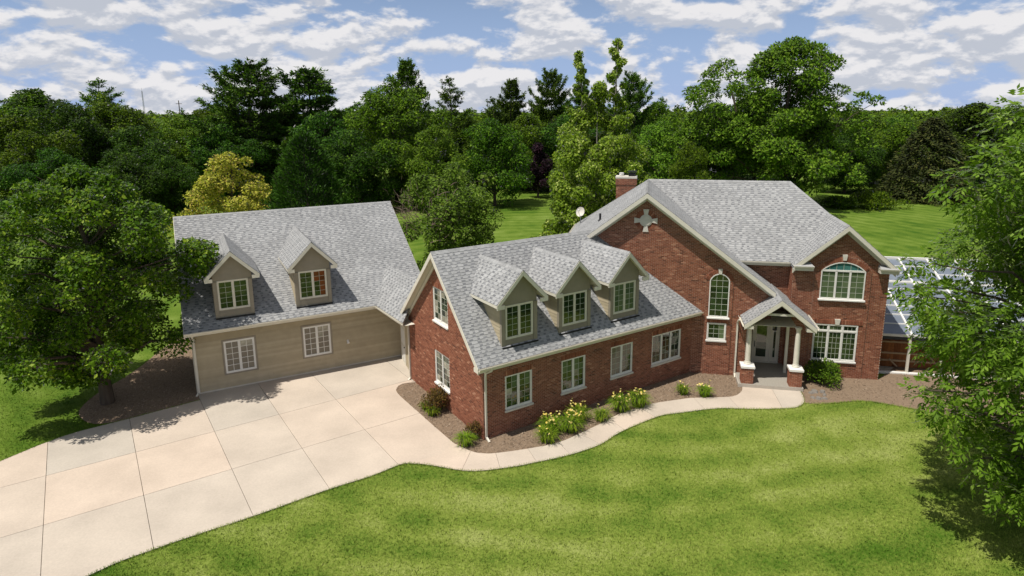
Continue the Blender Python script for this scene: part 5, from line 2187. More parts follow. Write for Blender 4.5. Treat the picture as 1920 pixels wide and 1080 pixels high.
def put_tree(name, meshes, loc, label, cat='tree', group=None, rz=0, sc=1.0, sz=None):
    r = thing(name, loc, label, cat, group)
    r.rotation_euler = (0, 0, rz)
    r.scale = (sc, sc, sz or sc)
    for nm, me in zip(('trunk', 'crown'), meshes):
        o = bpy.data.objects.new(nm, me)
        COL.objects.link(o)
        o.parent = r
    return r


DEC1 = leafmat('leaf_dark', (0.029, 0.073, 0.003), (0.090, 0.182, 0.011), (0.168, 0.265, 0.022))
DEC0 = leafmat('leaf_deep_shade', (0.019, 0.054, 0.004), (0.062, 0.134, 0.011), (0.125, 0.216, 0.022))  # deeper green species, with shade painted in for trees standing in shadow
DEC2 = leafmat('leaf_mid', (0.044, 0.102, 0.004), (0.138, 0.248, 0.014), (0.227, 0.331, 0.028))
DEC3 = leafmat('leaf_bright', (.06, .14, .008), (.17, .285, .022), (.24, .35, .04))
PINE = leafmat('needle_pine', (0.034, 0.081, 0.007), (0.099, 0.189, 0.015), (0.182, 0.273, 0.028), trans=.2)
SPRU = leafmat('needle_spruce', (.026, .040, .009), (.07, .088, .02), (.13, .13, .035), trans=.1)
JUNI = leafmat('needle_juniper', (0.022, 0.058, 0.006), (0.053, 0.125, 0.012), (0.082, 0.168, 0.019), trans=.15)
YEL = leafmat('leaf_yellow', (.28, .33, .035), (.58, .54, .085), (.56, .38, .12), trans=.35)
COTT = leafmat('leaf_cottonwood', (0.112, 0.213, 0.012), (0.280, 0.414, 0.035), (0.560, 0.644, 0.180), trans=.4, rough=.5, spec=.5)
PURP = leafmat('leaf_purple', (.012, .006, .010), (.034, .014, .022), (.05, .02, .03), trans=.15)
SCRB = leafmat('leaf_scrub', (.07, .125, .012), (.155, .25, .028), (.22, .28, .06))
PEAR = leafmat('leaf_pear', (0.037, 0.097, 0.004), (0.127, 0.243, 0.010), (0.264, 0.367, 0.035), trans=.35, rough=.45, spec=.5)
ASH = leafmat('leaf_ash', (0.082, 0.190, 0.012), (0.202, 0.385, 0.031), (0.346, 0.535, 0.097), trans=.48, rough=.5, spec=.5)
SHRUB = leafmat('leaf_boxwood', (.055, .14, .010), (.15, .28, .022), (.26, .40, .05), trans=.3)
BARB = leafmat('leaf_barberry', (.085, .06, .014), (.16, .11, .03), (.21, .065, .035), trans=.25)
LILY = leafmat('leaf_daylily', (.10, .185, .010), (.22, .31, .022), (.34, .38, .05), trans=.35)
TWIG = simple('dead_twig', (.20, .14, .11), .95)

# ---- protos for the trees beyond the lawn
P_round = [broadleaf('a', 100 + i, 13, 6.3, 1.0, 66, 34000, .30, m_, nl=16, br=(.16, .32)) for i, m_ in enumerate((DEC1, DEC2, DEC2, DEC3, DEC0))]
P_oak = [broadleaf('b', 120 + i, 18, 8.8, 1.8, 96, 52000, .33, m_, nl=30, shape='egg', br=(.14, .27)) for i, m_ in enumerate((DEC2, DEC1))]
P_pine = [pine_mesh(140, 19.5, 6.6, 1.2, PINE, 21, 7, 60, sweep=.5), pine_mesh(141, 18.5, 5.2, 1.2, PINE, 21, 6, 56, sweep=.55), pine_mesh(142, 18.5, 4.4, 2.0, PINE, 18, 5, 28, sweep=.5, density=.8)]
P_spr = spruce_mesh(150, 11.7, 5.6, .2, SPRU, 24000, .42, power=.62)
P_jun = spruce_mesh(151, 10.9, 4.3, .1, JUNI, 30000, .36, bushy=.75, power=.5, w_=.3)


def scaled(protos, i, h, r_, H0_, R0_):
    return protos, r_ / R0_, h / H0_


BG = 'trees beyond the back lawn'
# kind, x, y, height, radius, proto index, label
TREES = [
    ('round', -62.5, 78, 13.0, 6.2, 1, 'rounded lighter green tree at the outer edge of the woods past the big pear tree'),
    ('oak', -76.1, 100, 17.3, 11.1, 1, 'broad dark tree in the high woods beyond the rounded lighter tree'),
    ('oak', -64.3, 98, 16.3, 9.2, 0, 'broad tree in the high woods in front of a ragged pine top'),
    ('round', -54.8, 90, 11.4, 5.8, 4, 'low dark tree at the foot of the high woods next to the lawn gap'),
    ('round', -63.7, 88, 15.0, 6.8, 4, 'tall dark tree standing in front of the high woods'),
    ('pine', -71.3, 108, 18.2, 5.4, 2, 'ragged pine top sticking out above the high woods'),
    ('round', -79.8, 140, 11.9, 8.0, 3, 'low far tree below the radio mast on the horizon'),
    ('round', -60.1, 112, 13.0, 6.2, 3, 'green tree with bare trunk on the sunny lawn gap'),
    ('round', -69.5, 150, 12.5, 7.5, 3, 'pale green far tree under the thin pole on the horizon'),
    ('round', -58.2, 120, 14.6, 7.0, 2, 'tree in the shade beside the spreading twin pines'),
    ('pine', -40.5, 95, 19.6, 9.6, 0, 'tall spreading pine, the wider one of the twin pines'),
    ('pine', -32.6, 97, 18.8, 8.0, 1, 'tall pine, the slimmer one of the twin pines'),
    ('round', -41.7, 88, 11.6, 5.2, 4, 'dark tree under the wide pine behind the yellow tree'),
    ('round', -36.5, 100, 13.0, 6.0, 4, 'dark tree between the feet of the twin pines'),
    ('round', -27.2, 86, 13.2, 5.6, 4, 'dark tree between the juniper and the tall oak'),
    ('oak', -19.0, 92, 18.2, 9.0, 0, 'tall wide oak with a bright crown above the garage ridge'),
    ('pine', -19.5, 106, 20.6, 4.9, 1, 'pine tip rising behind the tall wide oak'),
    ('pine', -13.3, 112, 18.4, 4.4, 2, 'thin sparse pine beside the tall wide oak'),
    ('round', -22.4, 83, 10.8, 5.0, 4, 'low shaded tree under the tall wide oak'),
    ('round', -12.4, 84, 11.6, 4.8, 3, 'mid green tree between the oak and the round dark tree'),
    ('round', -4.5, 88, 12.4, 5.7, 0, 'round dense dark green tree beside the purple tree'),
    ('round', -10.2, 115, 12.5, 6.4, 3, 'pale far tree peeping between the oak and the row of pines'),
    ('pine', -6.2, 120, 15.2, 3.9, 2, 'short pine at the start of the pine row on the skyline'),
    ('pine', -2.8, 125, 18.4, 4.8, 1, 'second pine of the skyline row, with a pointed top'),
    ('pine', 4.6, 122, 19.9, 5.7, 0, 'tallest pine of the skyline row, with a rounded top'),
    ('pine', 10.2, 118, 17.0, 5.0, 1, 'pine behind the twin tops of the bright cottonwood'),
    ('pine', 18.5, 112, 18.7, 5.3, 0, 'dark pine just past the bright cottonwood'),
    ('pine', 26.4, 126, 15.2, 3.4, 2, 'small pine tip between the cottonwood and the big locust'),
    ('round', -0.2, 106, 12.9, 6.7, 1, 'broad tree in the shade behind the purple tree'),
    ('round', 6.3, 104, 12.5, 6.6, 4, 'dark tree hidden behind the bright cottonwood'),
    ('round', 19.3, 92, 11.9, 6.0, 3, 'yellowish green round tree beside the bright cottonwood'),
    ('round', 19.6, 76, 9.4, 3.4, 2, 'small green tree just above the main roof ridge'),
    ('round', 23.7, 118, 14.7, 6.6, 1, 'tall tree behind the small green tree above the ridge'),
    ('round', 28.7, 100, 11.6, 5.4, 4, 'dark tree under the edge of the big locust'),
    ('round', 58.7, 114, 13.1, 8.1, 1, 'tree in the gap right behind the big locust'),
    ('round', 50.6, 100, 10.0, 5.6, 4, 'low dark tree between the big locust and the far grey house'),
    ('round', 77.0, 132, 12.4, 7.7, 3, 'pale far tree in the dip of the skyline past the locust'),
    ('oak', 78.5, 112, 14.5, 11.3, 1, 'wide dark tree on the skyline behind the brownish spruce'),
    ('round', 85.0, 128, 13.2, 8.5, 1, 'far tree showing over the top of the brownish spruce'),
    ('round', 79.5, 100, 13.5, 7.3, 4, 'dark tree behind the near ash branches'),
    ('round', 92.0, 118, 14.0, 8.0, 0, 'outermost dark tree beyond the near ash'),
    ('round', -88.0, 112, 16.5, 9.0, 1, 'outermost tree of the high woods past the pear tree'),
    ('round', -47.5, 118, 12.5, 6.0, 2, 'tree seen beneath the boughs of the wide pine'),
    ('round', 37.0, 116, 14.0, 7.0, 4, 'tree showing through beneath the big locust'),
    ('round', 44.0, 122, 13.6, 7.0, 4, 'dark tree behind the trunk of the big locust'),
    ('round', 66.0, 118, 11.5, 6.0, 0, 'dark tree between the far grey house and the spruce'),
    ('round', 13.0, 114, 13.0, 6.2, 1, 'tree filling the gap behind the cottonwood'),
    ('round', -46.5, 74, 8.6, 4.6, 4, 'low dark tree right above the crown of the pear tree'),
    ('round', -44.0, 78, 8.0, 3.4, 4, 'dark bushy tree between the pear tree and the sunny lawn gap'),
    ('round', -55.5, 74, 9.2, 5.2, 4, 'bushy tree behind the outer half of the pear tree'),
    ('round', 61.0, 104, 11.0, 6.0, 1, 'tree half hiding the far grey house'),
    ('round', 25.2, 88, 9.0, 3.6, 2, 'small tree under the outer boughs of the locust above the main ridge'),
    ('round', -29.5, 112, 14.5, 6.5, 0, 'dark tree seen between the slim pine and the oak'),
]
for i, (kd, x, y, h, r_, pi_, lb) in enumerate(TREES):
    a = rnd.uniform(0, 6.28)
    if kd == 'round':
        put_tree('deciduous_tree', P_round[pi_], (x, y, 0), lb, 'tree', BG, a, r_ / 6.3, h / 13)
    elif kd == 'oak':
        put_tree('oak_tree', P_oak[pi_], (x, y, 0), lb, 'tree', BG, a, r_ / 8.8, h / 18)
    else:
        put_tree('pine_tree', P_pine[pi_], (x, y, 0), lb, 'tree', BG, a, r_ / (6.6, 5.2, 4.4)[pi_], h / (19.5, 18.5, 18.5)[pi_])
put_tree('spruce_tree', P_spr, (58.5, 92, 0), 'brownish dark spruce wider than tall beyond the near ash branches', 'tree', BG, 0, 1.15, 1.0)
put_tree('juniper_tree', P_jun, (-20.3, 58, 0), 'dense dark green juniper right behind the garage ridge', 'tree')

# ---- trees with a build of their own
def locust():
    rng = np.random.default_rng(201)
    parts = [((-6.6, 0), 20.8, 6.8, 6.5, 60), ((2.6, 0), 22.4, 8.0, 7.5, 62), ((9.0, -1.5), 17.0, 5.0, 3.5, 26), ((-1.5, -3.0), 14.0, 8.5, 3.0, 46), ((-9.5, -1.0), 14.0, 5.2, 3.6, 30), ((6.0, -4.0), 9.5, 5.0, 2.4, 18)]
    C, Rr = [], []
    for (ox, oy), h_, r_, z0, nb in parts:
        c, q = crown_blobs(rng, h_, r_, z0, nb, 'round', br=(.16, .30))
        C.append(c + np.array([ox, oy, 0]))
        Rr.append(q)
    C, Rr = np.vstack(C), np.concatenate(Rr)
    w_ = Rr ** 2
    p, d, idx = clump_points(rng, C, Rr, (100000 * w_ / w_.sum()).astype(int), .6, .62)
    n = len(p)
    nrm = unit(d * .6 + rng.normal(size=(n, 3)) * .5 + np.array([0, 0, .6]))
    ax = unit(np.cross(nrm, rng.normal(size=(n, 3))) + d * .6 + np.array([0, 0, -.2]))
    L_ = .42 * rng.uniform(.5, 1.3, n)
    me = leaves_mesh('crown', p, ax, nrm, L_, L_ * .55, DEC3, .1)
    b = MB()
    b.tube([(3.5, -1, -.2), (3.2, -1, 3), (1.5, -.5, 7), (2.2, 0, 14), (2.6, 0, 20)], [.62, .5, .38, .22, .05], 9)
    b.tube([(3.2, -1, 2.6), (.2, -.5, 6), (-4, 0, 11), (-6, 0, 18)], [.34, .3, .2, .04], 7)
    b.tube([(3.2, -1, 3.2), (6, -1.2, 6), (8.8, -1.5, 12)], [.28, .2, .04], 7)
    for j_ in rng.permutation(len(C))[:70]:
        e = Vector(C[j_])
        s_ = Vector((e.x * .55 + .8, e.y * .4, max(4, e.z * .72)))
        b.tube([s_, s_.lerp(e, .5) + Vector((0, 0, .25)), e], [.10, .07, .02], 5, cap=False)
    put_tree('locust_tree', (b.mesh('trunk', [BARK]), me), (32.6, 86, 0), 'biggest tree, a tall spreading locust behind the main roof', 'tree')


locust()
put_tree('yellow_tree', broadleaf('yel', 202, 9.8, 4.9, .5, 60, 26000, .24, YEL, nl=22, shape='dome', flat=.8, br=(.16, .28)), (-28.1, 60, 0), 'bright yellow leaved tree behind the garage roof', 'tree')
put_tree('purple_tree', broadleaf('pur', 203, 8.8, 2.9, .9, 30, 9000, .26, PURP, nl=8, shape='egg'), (1.7, 96, 0), 'small dark purple leaved tree on the back lawn', 'tree')


def scrub_tree():
    rng = np.random.default_rng(204)
    tr, me = broadleaf('scr', 204, 9.0, 4.6, .5, 60, 22000, .24, SCRB, nl=26, shape='round', flat=.85, br=(.16, .3))
    r = put_tree('scrubby_tree', (tr, me), (-5.9, 50, 0), 'scrubby olive green tree with dead twigs in the gap between garage and wing', 'tree')
    b = MB()
    for i in range(220):
        cl = Vector((-3.6, -.8, 4.8)) if i % 3 else Vector((-.4, -3.4, 5.2))
        p = cl + Vector((rng.normal() * .7, rng.normal() * .7, rng.normal() * 1.1))
        q = p + Vector((rng.normal() * .45 + (-.3 if i % 3 else 0), rng.normal() * .4 - .2, rng.uniform(.1, .9)))
        b.tube([p, (p + q) / 2 + Vector((rng.normal() * .06, 0, .05)), q], [.022, .016, .006], 3, cap=False)
    b.obj('dead_twigs', TWIG, r)['kind'] = 'stuff'


scrub_tree()


def cottonwood():
    rng = np.random.default_rng(205)
    C, Rr = crown_blobs(rng, 15.4, 5.4, .6, 112, 'egg', br=(.14, .25))
    # two thin leaders above, a low skirt beside
    for (x, y, z0, z1, nn, rr) in ((-1.55, 0, 11.0, 17.6, 22, .42), (1.5, .3, 11.0, 18.6, 25, .42)):
        k = np.linspace(0, 1, nn)
        C = np.vstack([C, np.stack([x + rng.normal(size=nn) * .62 * (1.1 - k * .7), y + rng.normal(size=nn) * .5 * (1.1 - k * .7), z0 + (z1 - z0) * k], 1)])
        Rr = np.concatenate([Rr, rr * rng.uniform(.6, 1.15, nn)])
    nn = 9
    C = np.vstack([C, np.stack([-3.8 + rng.normal(size=nn) * 1.1, -2.5 + rng.normal(size=nn) * .8, 1.3 + rng.random(nn) * 2.3], 1)])
    Rr = np.concatenate([Rr, rng.uniform(.7, 1.15, nn)])
    w_ = Rr ** 1.6
    cnt = (112000 * w_ / w_.sum()).astype(int)
    p, d, idx = clump_points(rng, C, Rr, cnt, .35, .85)
    n = len(p)
    nrm = unit(d + rng.normal(size=(n, 3)) * .7 + np.array([0, 0, .3]))
    ax = unit(np.cross(nrm, rng.normal(size=(n, 3))) + np.array([0, 0, -.5]))
    L_ = .19 * rng.uniform(.7, 1.4, n)
    me = leaves_mesh('crown', p, ax, nrm, L_, L_ * .8, COTT, .1)
    b = MB()
    for (x, y, h) in ((-1.55, 0, 17.6), (1.5, .3, 18.6), (-.2, -.4, 13), (2.6, -.5, 11.5), (-3.0, -1.2, 8)):
        b.tube([(x * .1, y * .1, -.1), (x * .45, y * .5, h * .3), (x * .9, y, h * .65), (x, y, h)], [.2, .15, .09, .015], 6)
    for j in rng.permutation(len(C))[:110]:
        e = Vector(C[j])
        if e.z > 11:
            lx, ly, lh = ((-1.55, 0, 17.6) if e.x < 0 else (1.5, .3, 18.6))
            s = Vector((lx, ly, max(8, min(lh - .4, e.z - .7))))
        else:
            s = Vector((e.x * .3, e.y * .3, max(.6, e.z - 1.6)))
        b.tube([s, s.lerp(e, .5) + Vector((0, 0, .08)), e], [.045, .03, .008], 4, cap=False)
    put_tree('cottonwood_tree', (b.mesh('trunk', [BARKL]), me), (6.1, 54, 0), 'bright leafy cottonwood with two thin tops beside the chimney', 'tree')


cottonwood()

# pear tree by the drive
tr, me = broadleaf('pear', 206, 10.9, 4.75, 1.5, 165, 100000, .155, PEAR, nl=85, shape='ball', r0=.27, br=(.11, .21), flat=.7, up_bias=.45)
put_tree('pear_tree', (tr, me), (-19.3, 26.9, 0), 'big dense green tree on the mulch beside the garage and drive', 'tree')


def ash_tree():
    """near tree: long shoots with drooping compound leaves"""
    rng = np.random.default_rng(207)
    C, Rr = crown_blobs(rng, 14.6, 5.5, 1.9, 150, 'round', br=(.13, .22))
    ext = np.array([(-5.2, -.2, 4.6), (-5.6, .1, 4.9), (-4.9, -.3, 4.2), (-5.4, .6, 7.6), (-5.9, .7, 7.9), (-4.9, .5, 7.2), (-4.4, -.8, 3.2), (-3.6, -1.2, 2.4), (-2.9, -1.0, 1.9), (-5.7, .9, 8.6), (-4.2, .4, 10.2)])
    C = np.vstack([C, ext])
    Rr = np.concatenate([Rr, np.array([.5, .42, .55, .55, .42, .6, .55, .6, .5, .4, .6])])
    b = MB()
    tr = limbs(rng, C, 13.0, 1.8, .26, 160, BARK)
    # compound leaves: 7 leaflets on a stalk
    cnt = (21000 * Rr ** 2 / (Rr ** 2).sum()).astype(int)
    p, d, idx = clump_points(rng, C, Rr, cnt, .2, .85)
    n = len(p)
    ax = unit(d * .8 + rng.normal(size=(n, 3)) * .45 + np.array([0, 0, -.30]))
    nr = unit(np.cross(np.cross(ax, np.array([0, 0, 1.]) + rng.normal(size=(n, 3)) * .25), ax))
    sd_ = np.cross(ax, nr)
    Ls = rng.uniform(.29, .47, n)
    PP, AA, NN, LL = [], [], [], []
    for k, (f, sgn) in enumerate(((.35, 1), (.35, -1), (.6, 1), (.6, -1), (.85, 1), (.85, -1), (1.0, 0))):
        base = p + ax * (Ls * f)[:, None] - np.array([0, 0, 1.]) * (Ls * f * f * .35)[:, None]
        a = unit(ax * (.55 if sgn else 1) + sd_ * (.8 * sgn) + np.array([0, 0, -.35]) + rng.normal(size=(n, 3)) * .12)
        PP.append(base)
        AA.append(a)
        NN.append(unit(nr + rng.normal(size=(n, 3)) * .25))
        LL.append(Ls * rng.uniform(.42, .6, n))
    PP, AA, NN, LL = map(np.concatenate, (PP, AA, NN, LL))
    me = leaves_mesh('crown', PP, AA, NN, LL, LL * .40, ASH, .12)
    r = put_tree('ash_tree', (tr, me), (17.4, 17.3, 0), 'near tree with drooping leaflets at the edge of the front lawn', 'tree')
    return r


ash_tree()


def shrub(name, loc, r_, h, n, leaf, material, label, cat='shrub', seed=1, dome=True, stems=12, group=None):
    rng = np.random.default_rng(seed)
    k = 26
    C = np.stack([rng.normal(size=k) * r_ * .38, rng.normal(size=k) * r_ * .38, h * (.3 + .4 * rng.random(k))], 1)
    C[:, 2] *= np.clip(1.15 - np.hypot(C[:, 0], C[:, 1]) / r_ * .6, .4, 1.2)
    Rr = r_ * rng.uniform(.28, .46, k)
    cnt = (n * Rr ** 2 / (Rr ** 2).sum()).astype(int)
    p, d, _ = clump_points(rng, C, Rr, cnt, .5, min(1.0, h / r_ * .75))
    p[:, 2] = np.maximum(p[:, 2], .05)
    n = len(p)
    nrm = unit(d + rng.normal(size=(n, 3)) * .5 + np.array([0, 0, .4]))
    ax = unit(np.cross(nrm, rng.normal(size=(n, 3))) + d * .6 + np.array([0, 0, .3]))
    L_ = leaf * rng.uniform(.7, 1.35, n)
    me = leaves_mesh('foliage', p, ax, nrm, L_, L_ * .55, material, .1)
    t_ = thing(name, loc, label, cat, group)
    o = bpy.data.objects.new('foliage', me)
    COL.objects.link(o)
    o.parent = t_
    b = MB()
    for i in range(stems):
        e = C[i % k] + rng.normal(size=3) * .05
        b.tube([(e[0] * .2, e[1] * .2, 0), (e[0] * .6, e[1] * .6, e[2] * .6), tuple(e * np.array([1.1, 1.1, 1.25]))], [.016, .012, .004], 4, cap=False)
    b.obj('stems', BARK, t_)
    return t_


shrub('boxwood_shrub', (14.35, 28.75, 0), .95, 1.25, 5200, .10, SHRUB, 'round green shrub between the porch pier and the lower front window', seed=31)
shrub('barberry_shrub', (-3.95, 26.0, 0), .78, 1.35, 2600, .085, BARB, 'reddish brown bushy shrub against the brick gable end', seed=32, stems=26)
shrub('barberry_shrub', (-2.2, 23.45, 0), .42, 1.0, 700, .075, BARB, 'small sparse reddish shrub at the foot of the corner downspout', seed=33, stems=18)
shrub('lawn_shrub', (46.6, 84, 0), 3.6, 2.3, 5200, .3, DEC2, 'wide low round shrub on the back lawn past the big locust', seed=34)
shrub('lawn_shrub', (42.8, 85, 0), 2.4, 1.7, 3000, .3, DEC1, 'smaller dark shrub beside the wide low one on the back lawn', seed=35)
shrub('lawn_shrub', (-29.5, 78, 0), 2.6, 2.6, 3000, .3, DEC1, 'dark shrub at the foot of the trees behind the yellow tree', seed=36)

LEAFM = {}


def daylily(loc, r_, label, flowers, seed, group='daylily clumps in the mulch bed'):
    rng = np.random.default_rng(seed)
    t_ = thing('daylily_clump', loc, label, 'daylily', group)
    n = int(150 * (r_ / .4) ** 1.5)
    a = rng.uniform(0, 2 * math.pi, n)
    ln = r_ * rng.uniform(.8, 1.5, n)
    V, Q = [], []
    segs = 4
    c, s = np.cos(a), np.sin(a)
    bx, by = rng.normal(size=n) * r_ * .18, rng.normal(size=n) * r_ * .18
    hh = rng.uniform(.3, .55, n) * r_ / .45
    wd = rng.uniform(.013, .024, n)
    for q in range(segs + 1):
        f = q / segs
        rr = ln * f ** 1.3 * .85
        zz = hh * np.sin(np.minimum(f * 2.3, 2.75)) * (.95 if f else 0) + .03
        w_ = wd * (1 - f * .85)
        px, py = bx + c * rr, by + s * rr
        V.append(np.stack([np.stack([px - s * w_, py + c * w_, zz], 1), np.stack([px + s * w_, py - c * w_, zz], 1)], 1))
    V = np.stack(V, 1)          # n, segs+1, 2, 3
    base = np.arange(n)[:, None] * (segs + 1) * 2
    for q in range(segs):
        Q.append(np.stack([base[:, 0] + 2 * q, base[:, 0] + 2 * q + 1, base[:, 0] + 2 * q + 3, base[:, 0] + 2 * q + 2], 1))
    o = bpy.data.objects.new('foliage', np_mesh('foliage', V.reshape(-1, 3), np.concatenate(Q), LILY))
    COL.objects.link(o)
    o.parent = t_
    if 'f' not in LEAFM:
        fb = MB()
        for i in range(6):
            aa = i * math.pi / 3
            c_, s_ = math.cos(aa), math.sin(aa)
            fb.poly([(0, 0, 0), (c_ * .045 - s_ * .022, s_ * .045 + c_ * .022, .05), (c_ * .085, s_ * .085, .05), (c_ * .045 + s_ * .022, s_ * .045 - c_ * .022, .05)])
        LEAFM['f'] = fb.mesh('flower', [PETAL])
    b = MB()
    for i in range(flowers):
        aa = rng.uniform(0, 2 * math.pi)
        rr = r_ * .8 * math.sqrt(rng.random())
        z_ = rng.uniform(.5, .78) * (r_ / .45) ** .5
        p = Vector((math.cos(aa) * rr, math.sin(aa) * rr, z_))
        b.tube([(p.x * .3, p.y * .3, .05), (p.x * .7, p.y * .7, z_ * .6), p], .006, 4, cap=False)
        o = bpy.data.objects.new('flower', LEAFM['f'])
        COL.objects.link(o)
        o.parent = t_
        o.location = p
        o.rotation_euler = (rng.uniform(-.7, .7), rng.uniform(-.7, .7), aa)
        o.scale = (.72, .72, .72) if rng.random() < .8 else (.45, .45, .9)
    if flowers:
        b.obj('flower_stems', LILY, t_)
    return t_


daylily((.75, 23.2, 0), .5, 'daylily clump at the walk edge, nearest to the corner downspout', 7, 51)
daylily((.95, 24.0, 0), .55, 'daylily clump with pale gold flowers below the first ground floor window', 22, 52)
daylily((1.75, 24.05, 0), .58, 'wide daylily clump full of yellow flowers beside the walk', 22, 53)
daylily((2.15, 24.95, 0), .55, 'daylily clump with yellow flowers against the brick wall', 18, 54)
daylily((3.15, 24.95, 0), .45, 'green daylily clump without flowers between two flowering groups', 2, 55)
daylily((4.1, 25.85, 0), .58, 'daylily clump full of yellow flowers under the second window', 24, 56)
daylily((4.95, 26.25, 0), .58, 'daylily clump of long green leaves and yellow flowers under the third window', 18, 57)
daylily((7.25, 27.5, 0), .38, 'small thin daylily clump in the open mulch before the triple window', 3, 58)
daylily((8.2, 27.25, 0), .44, 'small daylily clump at the walk edge closest to the porch', 7, 59)
daylily((-2.5, 22.95, 0), .46, 'yellow green daylily clump at the bend of the drive', 0, 60)
daylily((-4.55, 26.1, 0), .33, 'small bright green daylily tuft beside the barberry, farther from the walk', 0, 61)
daylily((-4.15, 25.5, 0), .36, 'small bright green daylily tuft beside the barberry, nearer to the walk', 0, 62)
# a few dropped stones right of the porch walk
rs = np.random.default_rng(77)
for i in range(9):
    b = MB()
    k = 7
    x, y = 13.1 + rs.uniform(0, .9), 27.1 + rs.uniform(-.3, .6)
    r_ = rs.uniform(.1, .2)
    rr = [r_ * rs.uniform(.75, 1.15) for _ in range(k)]
    p0 = [(rr[j] * math.cos(2 * math.pi * j / k), rr[j] * .8 * math.sin(2 * math.pi * j / k), 0) for j in range(k)]
    p1 = [(q[0] * .7, q[1] * .7, r_ * .45) for q in p0]
    for j in range(k):
        jn = (j + 1) % k
        b.poly([p0[j], p0[jn], p1[jn], p1[j]])
    b.poly(p1)
    o = b.obj('edging_stone', FIELD)
    o.location = (x, y, .035)
    o.rotation_euler = (0, 0, rs.uniform(0, 6))
    tag(o, 'flat grey stone in the loose stones beside the porch walk', 'stone', 'loose stones beside the porch walk')

# ================================================================== FAR THINGS


def far_house(x, y, w_, d_, h, rh, rz, wallm, label, windows=4):
    t_ = thing('far_house', (x, y, 0), label, 'house')
    t_.rotation_euler = (0, 0, rz)
    b = MB()
    b.box(-w_ / 2, w_ / 2, -d_ / 2, d_ / 2, 0, h)
    for sx_ in (-1, 1):
        b.poly([(sx_ * w_ / 2, -d_ / 2, h), (sx_ * w_ / 2, d_ / 2, h), (sx_ * w_ / 2, 0, h + rh)])
    b.obj('wall', wallm, t_)
    b = MB()
    for sy_ in (-1, 1):
        b.slab([(-w_ / 2 - .4, sy_ * (d_ / 2 + .4), h - .3), (w_ / 2 + .4, sy_ * (d_ / 2 + .4), h - .3), (w_ / 2 + .4, 0, h + rh), (-w_ / 2 - .4, 0, h + rh)], (0, 0, .2))
    b.obj('roof', FARROOF, t_)
    for fl in range(2 if h > 4 else 1):
        for i in range(windows):
            x0 = -w_ / 2 + w_ * (i + .5) / windows
            b = MB()
            b.box(x0 - .55, x0 + .55, -d_ / 2 - .06, -d_ / 2 + .02, 1 + fl * 2.8, 2.5 + fl * 2.8)
            wn = b.obj('window', WHITE, t_)
            b = MB()
            b.box(x0 - .47, x0 + .47, -d_ / 2 - .08, -d_ / 2 - .055, 1.08 + fl * 2.8, 2.42 + fl * 2.8)
            o = b.obj('pane', GLASS)
            o.parent = wn
    return t_


far_house(67, 118, 12, 9, 4.6, 2.6, R(12), FACE, 'pale grey house with grey roof among the trees past the locust')
far_house(26.0, 97, 9, 7, 2.8, 1.6, R(-20), FACE, 'small pale house glimpsed through trees above the main ridge')
far_house(-9.5, 118, 14, 9, 5.0, 3.0, R(8), FARRED, 'reddish house glimpsed behind the round dense tree')
far_house(-66, 150, 14, 9, 5.0, 3.0, R(-10), FACE, 'pale house far behind the trees left of the twin pines')

# metal fence on the back lawn
fn = thing('metal_fence', (-24.0, 92.0, 0), 'thin black metal fence in the shade behind the garage', 'fence')
b = MB()
for z_ in (.25, 1.15):
    b.box(-9, 9, -.02, .02, z_, z_ + .05)
b.obj('rail', BLACK, fn)
b = MB()
for i in range(120):
    x_ = -9 + 18 * i / 119
    b.box(x_ - .012, x_ + .012, -.012, .012, .05, 1.3)
o = b.obj('pickets', BLACK, fn)
o['kind'] = 'stuff'

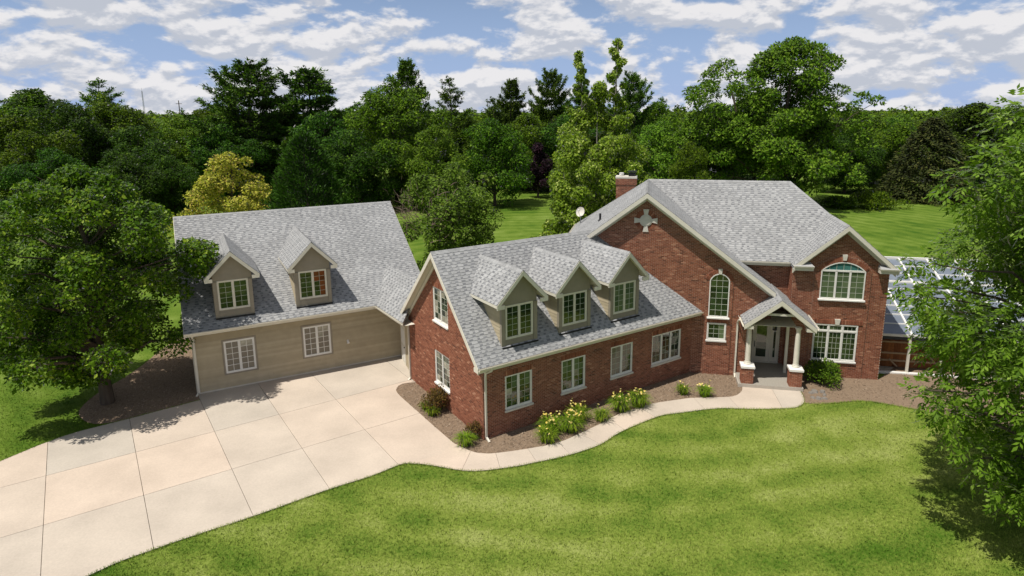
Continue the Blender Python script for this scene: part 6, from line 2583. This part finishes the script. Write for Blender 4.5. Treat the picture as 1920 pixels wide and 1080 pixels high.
# radio mast, pole
mast = thing('radio_mast', (-356, 600, 0), 'thin lattice radio mast on the horizon above the woods', 'mast')
b = MB()
for a in range(3):
    c, s = math.cos(a * 2.094), math.sin(a * 2.094)
    b.tube([(c * .9, s * .9, 0), (c * .35, s * .35, 33)], .16, 4)
for i in range(22):
    z_ = 33 * i / 22
    r0_, r1_ = .9 - .55 * i / 22, .9 - .55 * (i + 1) / 22
    a0, a1 = i * 2.094, (i + 1) * 2.094
    b.tube([(math.cos(a0) * r0_, math.sin(a0) * r0_, z_), (math.cos(a1) * r1_, math.sin(a1) * r1_, z_ + 1.5)], .07, 3)
b.obj('lattice', METAL, mast)
b = MB()
b.tube([(0, 0, 33), (0, 0, 36)], .1, 5)
b.obj('antenna', METAL, mast)
pole = thing('utility_pole', (-140, 260, 0), 'lone utility pole on the skyline beside the wide pine', 'pole')
b = MB()
b.tube([(0, 0, 0), (0, 0, 18)], [.25, .17], 7)
b.obj('post', BARK, pole)
b = MB()
b.box(-1.2, 1.2, -.08, .08, 16.6, 16.8)
b.obj('crossarm', BARK, pole)

# far woods: one mass of crowns out to the horizon


def far_woods():
    rng = np.random.default_rng(300)
    C, Rr = [], []
    for i in range(800):
        y = 150 * (900 / 150) ** (rng.random() ** .8)
        x = rng.uniform(-1, 1) * y * 1.15
        if 145 < y < 165 and -80 < x < -55:
            continue
        h = rng.choice([9.0, 11.0, 12.5, 14.0]) * rng.uniform(.9, 1.1) if y < 300 else rng.choice([10., 12., 13.5, 16.]) * rng.uniform(.9, 1.08)
        r_ = rng.uniform(4.5, 7.5)
        for k in range(7):
            a = rng.uniform(0, 2 * math.pi)
            q = r_ * .55 * math.sqrt(rng.random())
            C.append((x + q * math.cos(a), y + q * math.sin(a), h * rng.uniform(.25, .8)))
            Rr.append(r_ * rng.uniform(.4, .6))
    C, Rr = np.array(C), np.array(Rr)
    cnt = np.full(len(C), 32)
    p, d, _ = clump_points(rng, C, Rr, cnt, .6, .75)
    n = len(p)
    nrm = unit(d + rng.normal(size=(n, 3)) * .4 + np.array([0, 0, .5]))
    ax = unit(np.cross(nrm, rng.normal(size=(n, 3))))
    L_ = rng.uniform(.55, 1.15, n) * (1 + np.clip(p[:, 1] - 150, 0, 800) / 260)
    o = bpy.data.objects.new('distant_woods', leaves_mesh('distant_woods', p, ax, nrm, L_, L_ * .7, DEC2, .1))
    tag(link(o), 'distant mass of woodland running to the horizon', None, None, 'stuff')


far_woods()
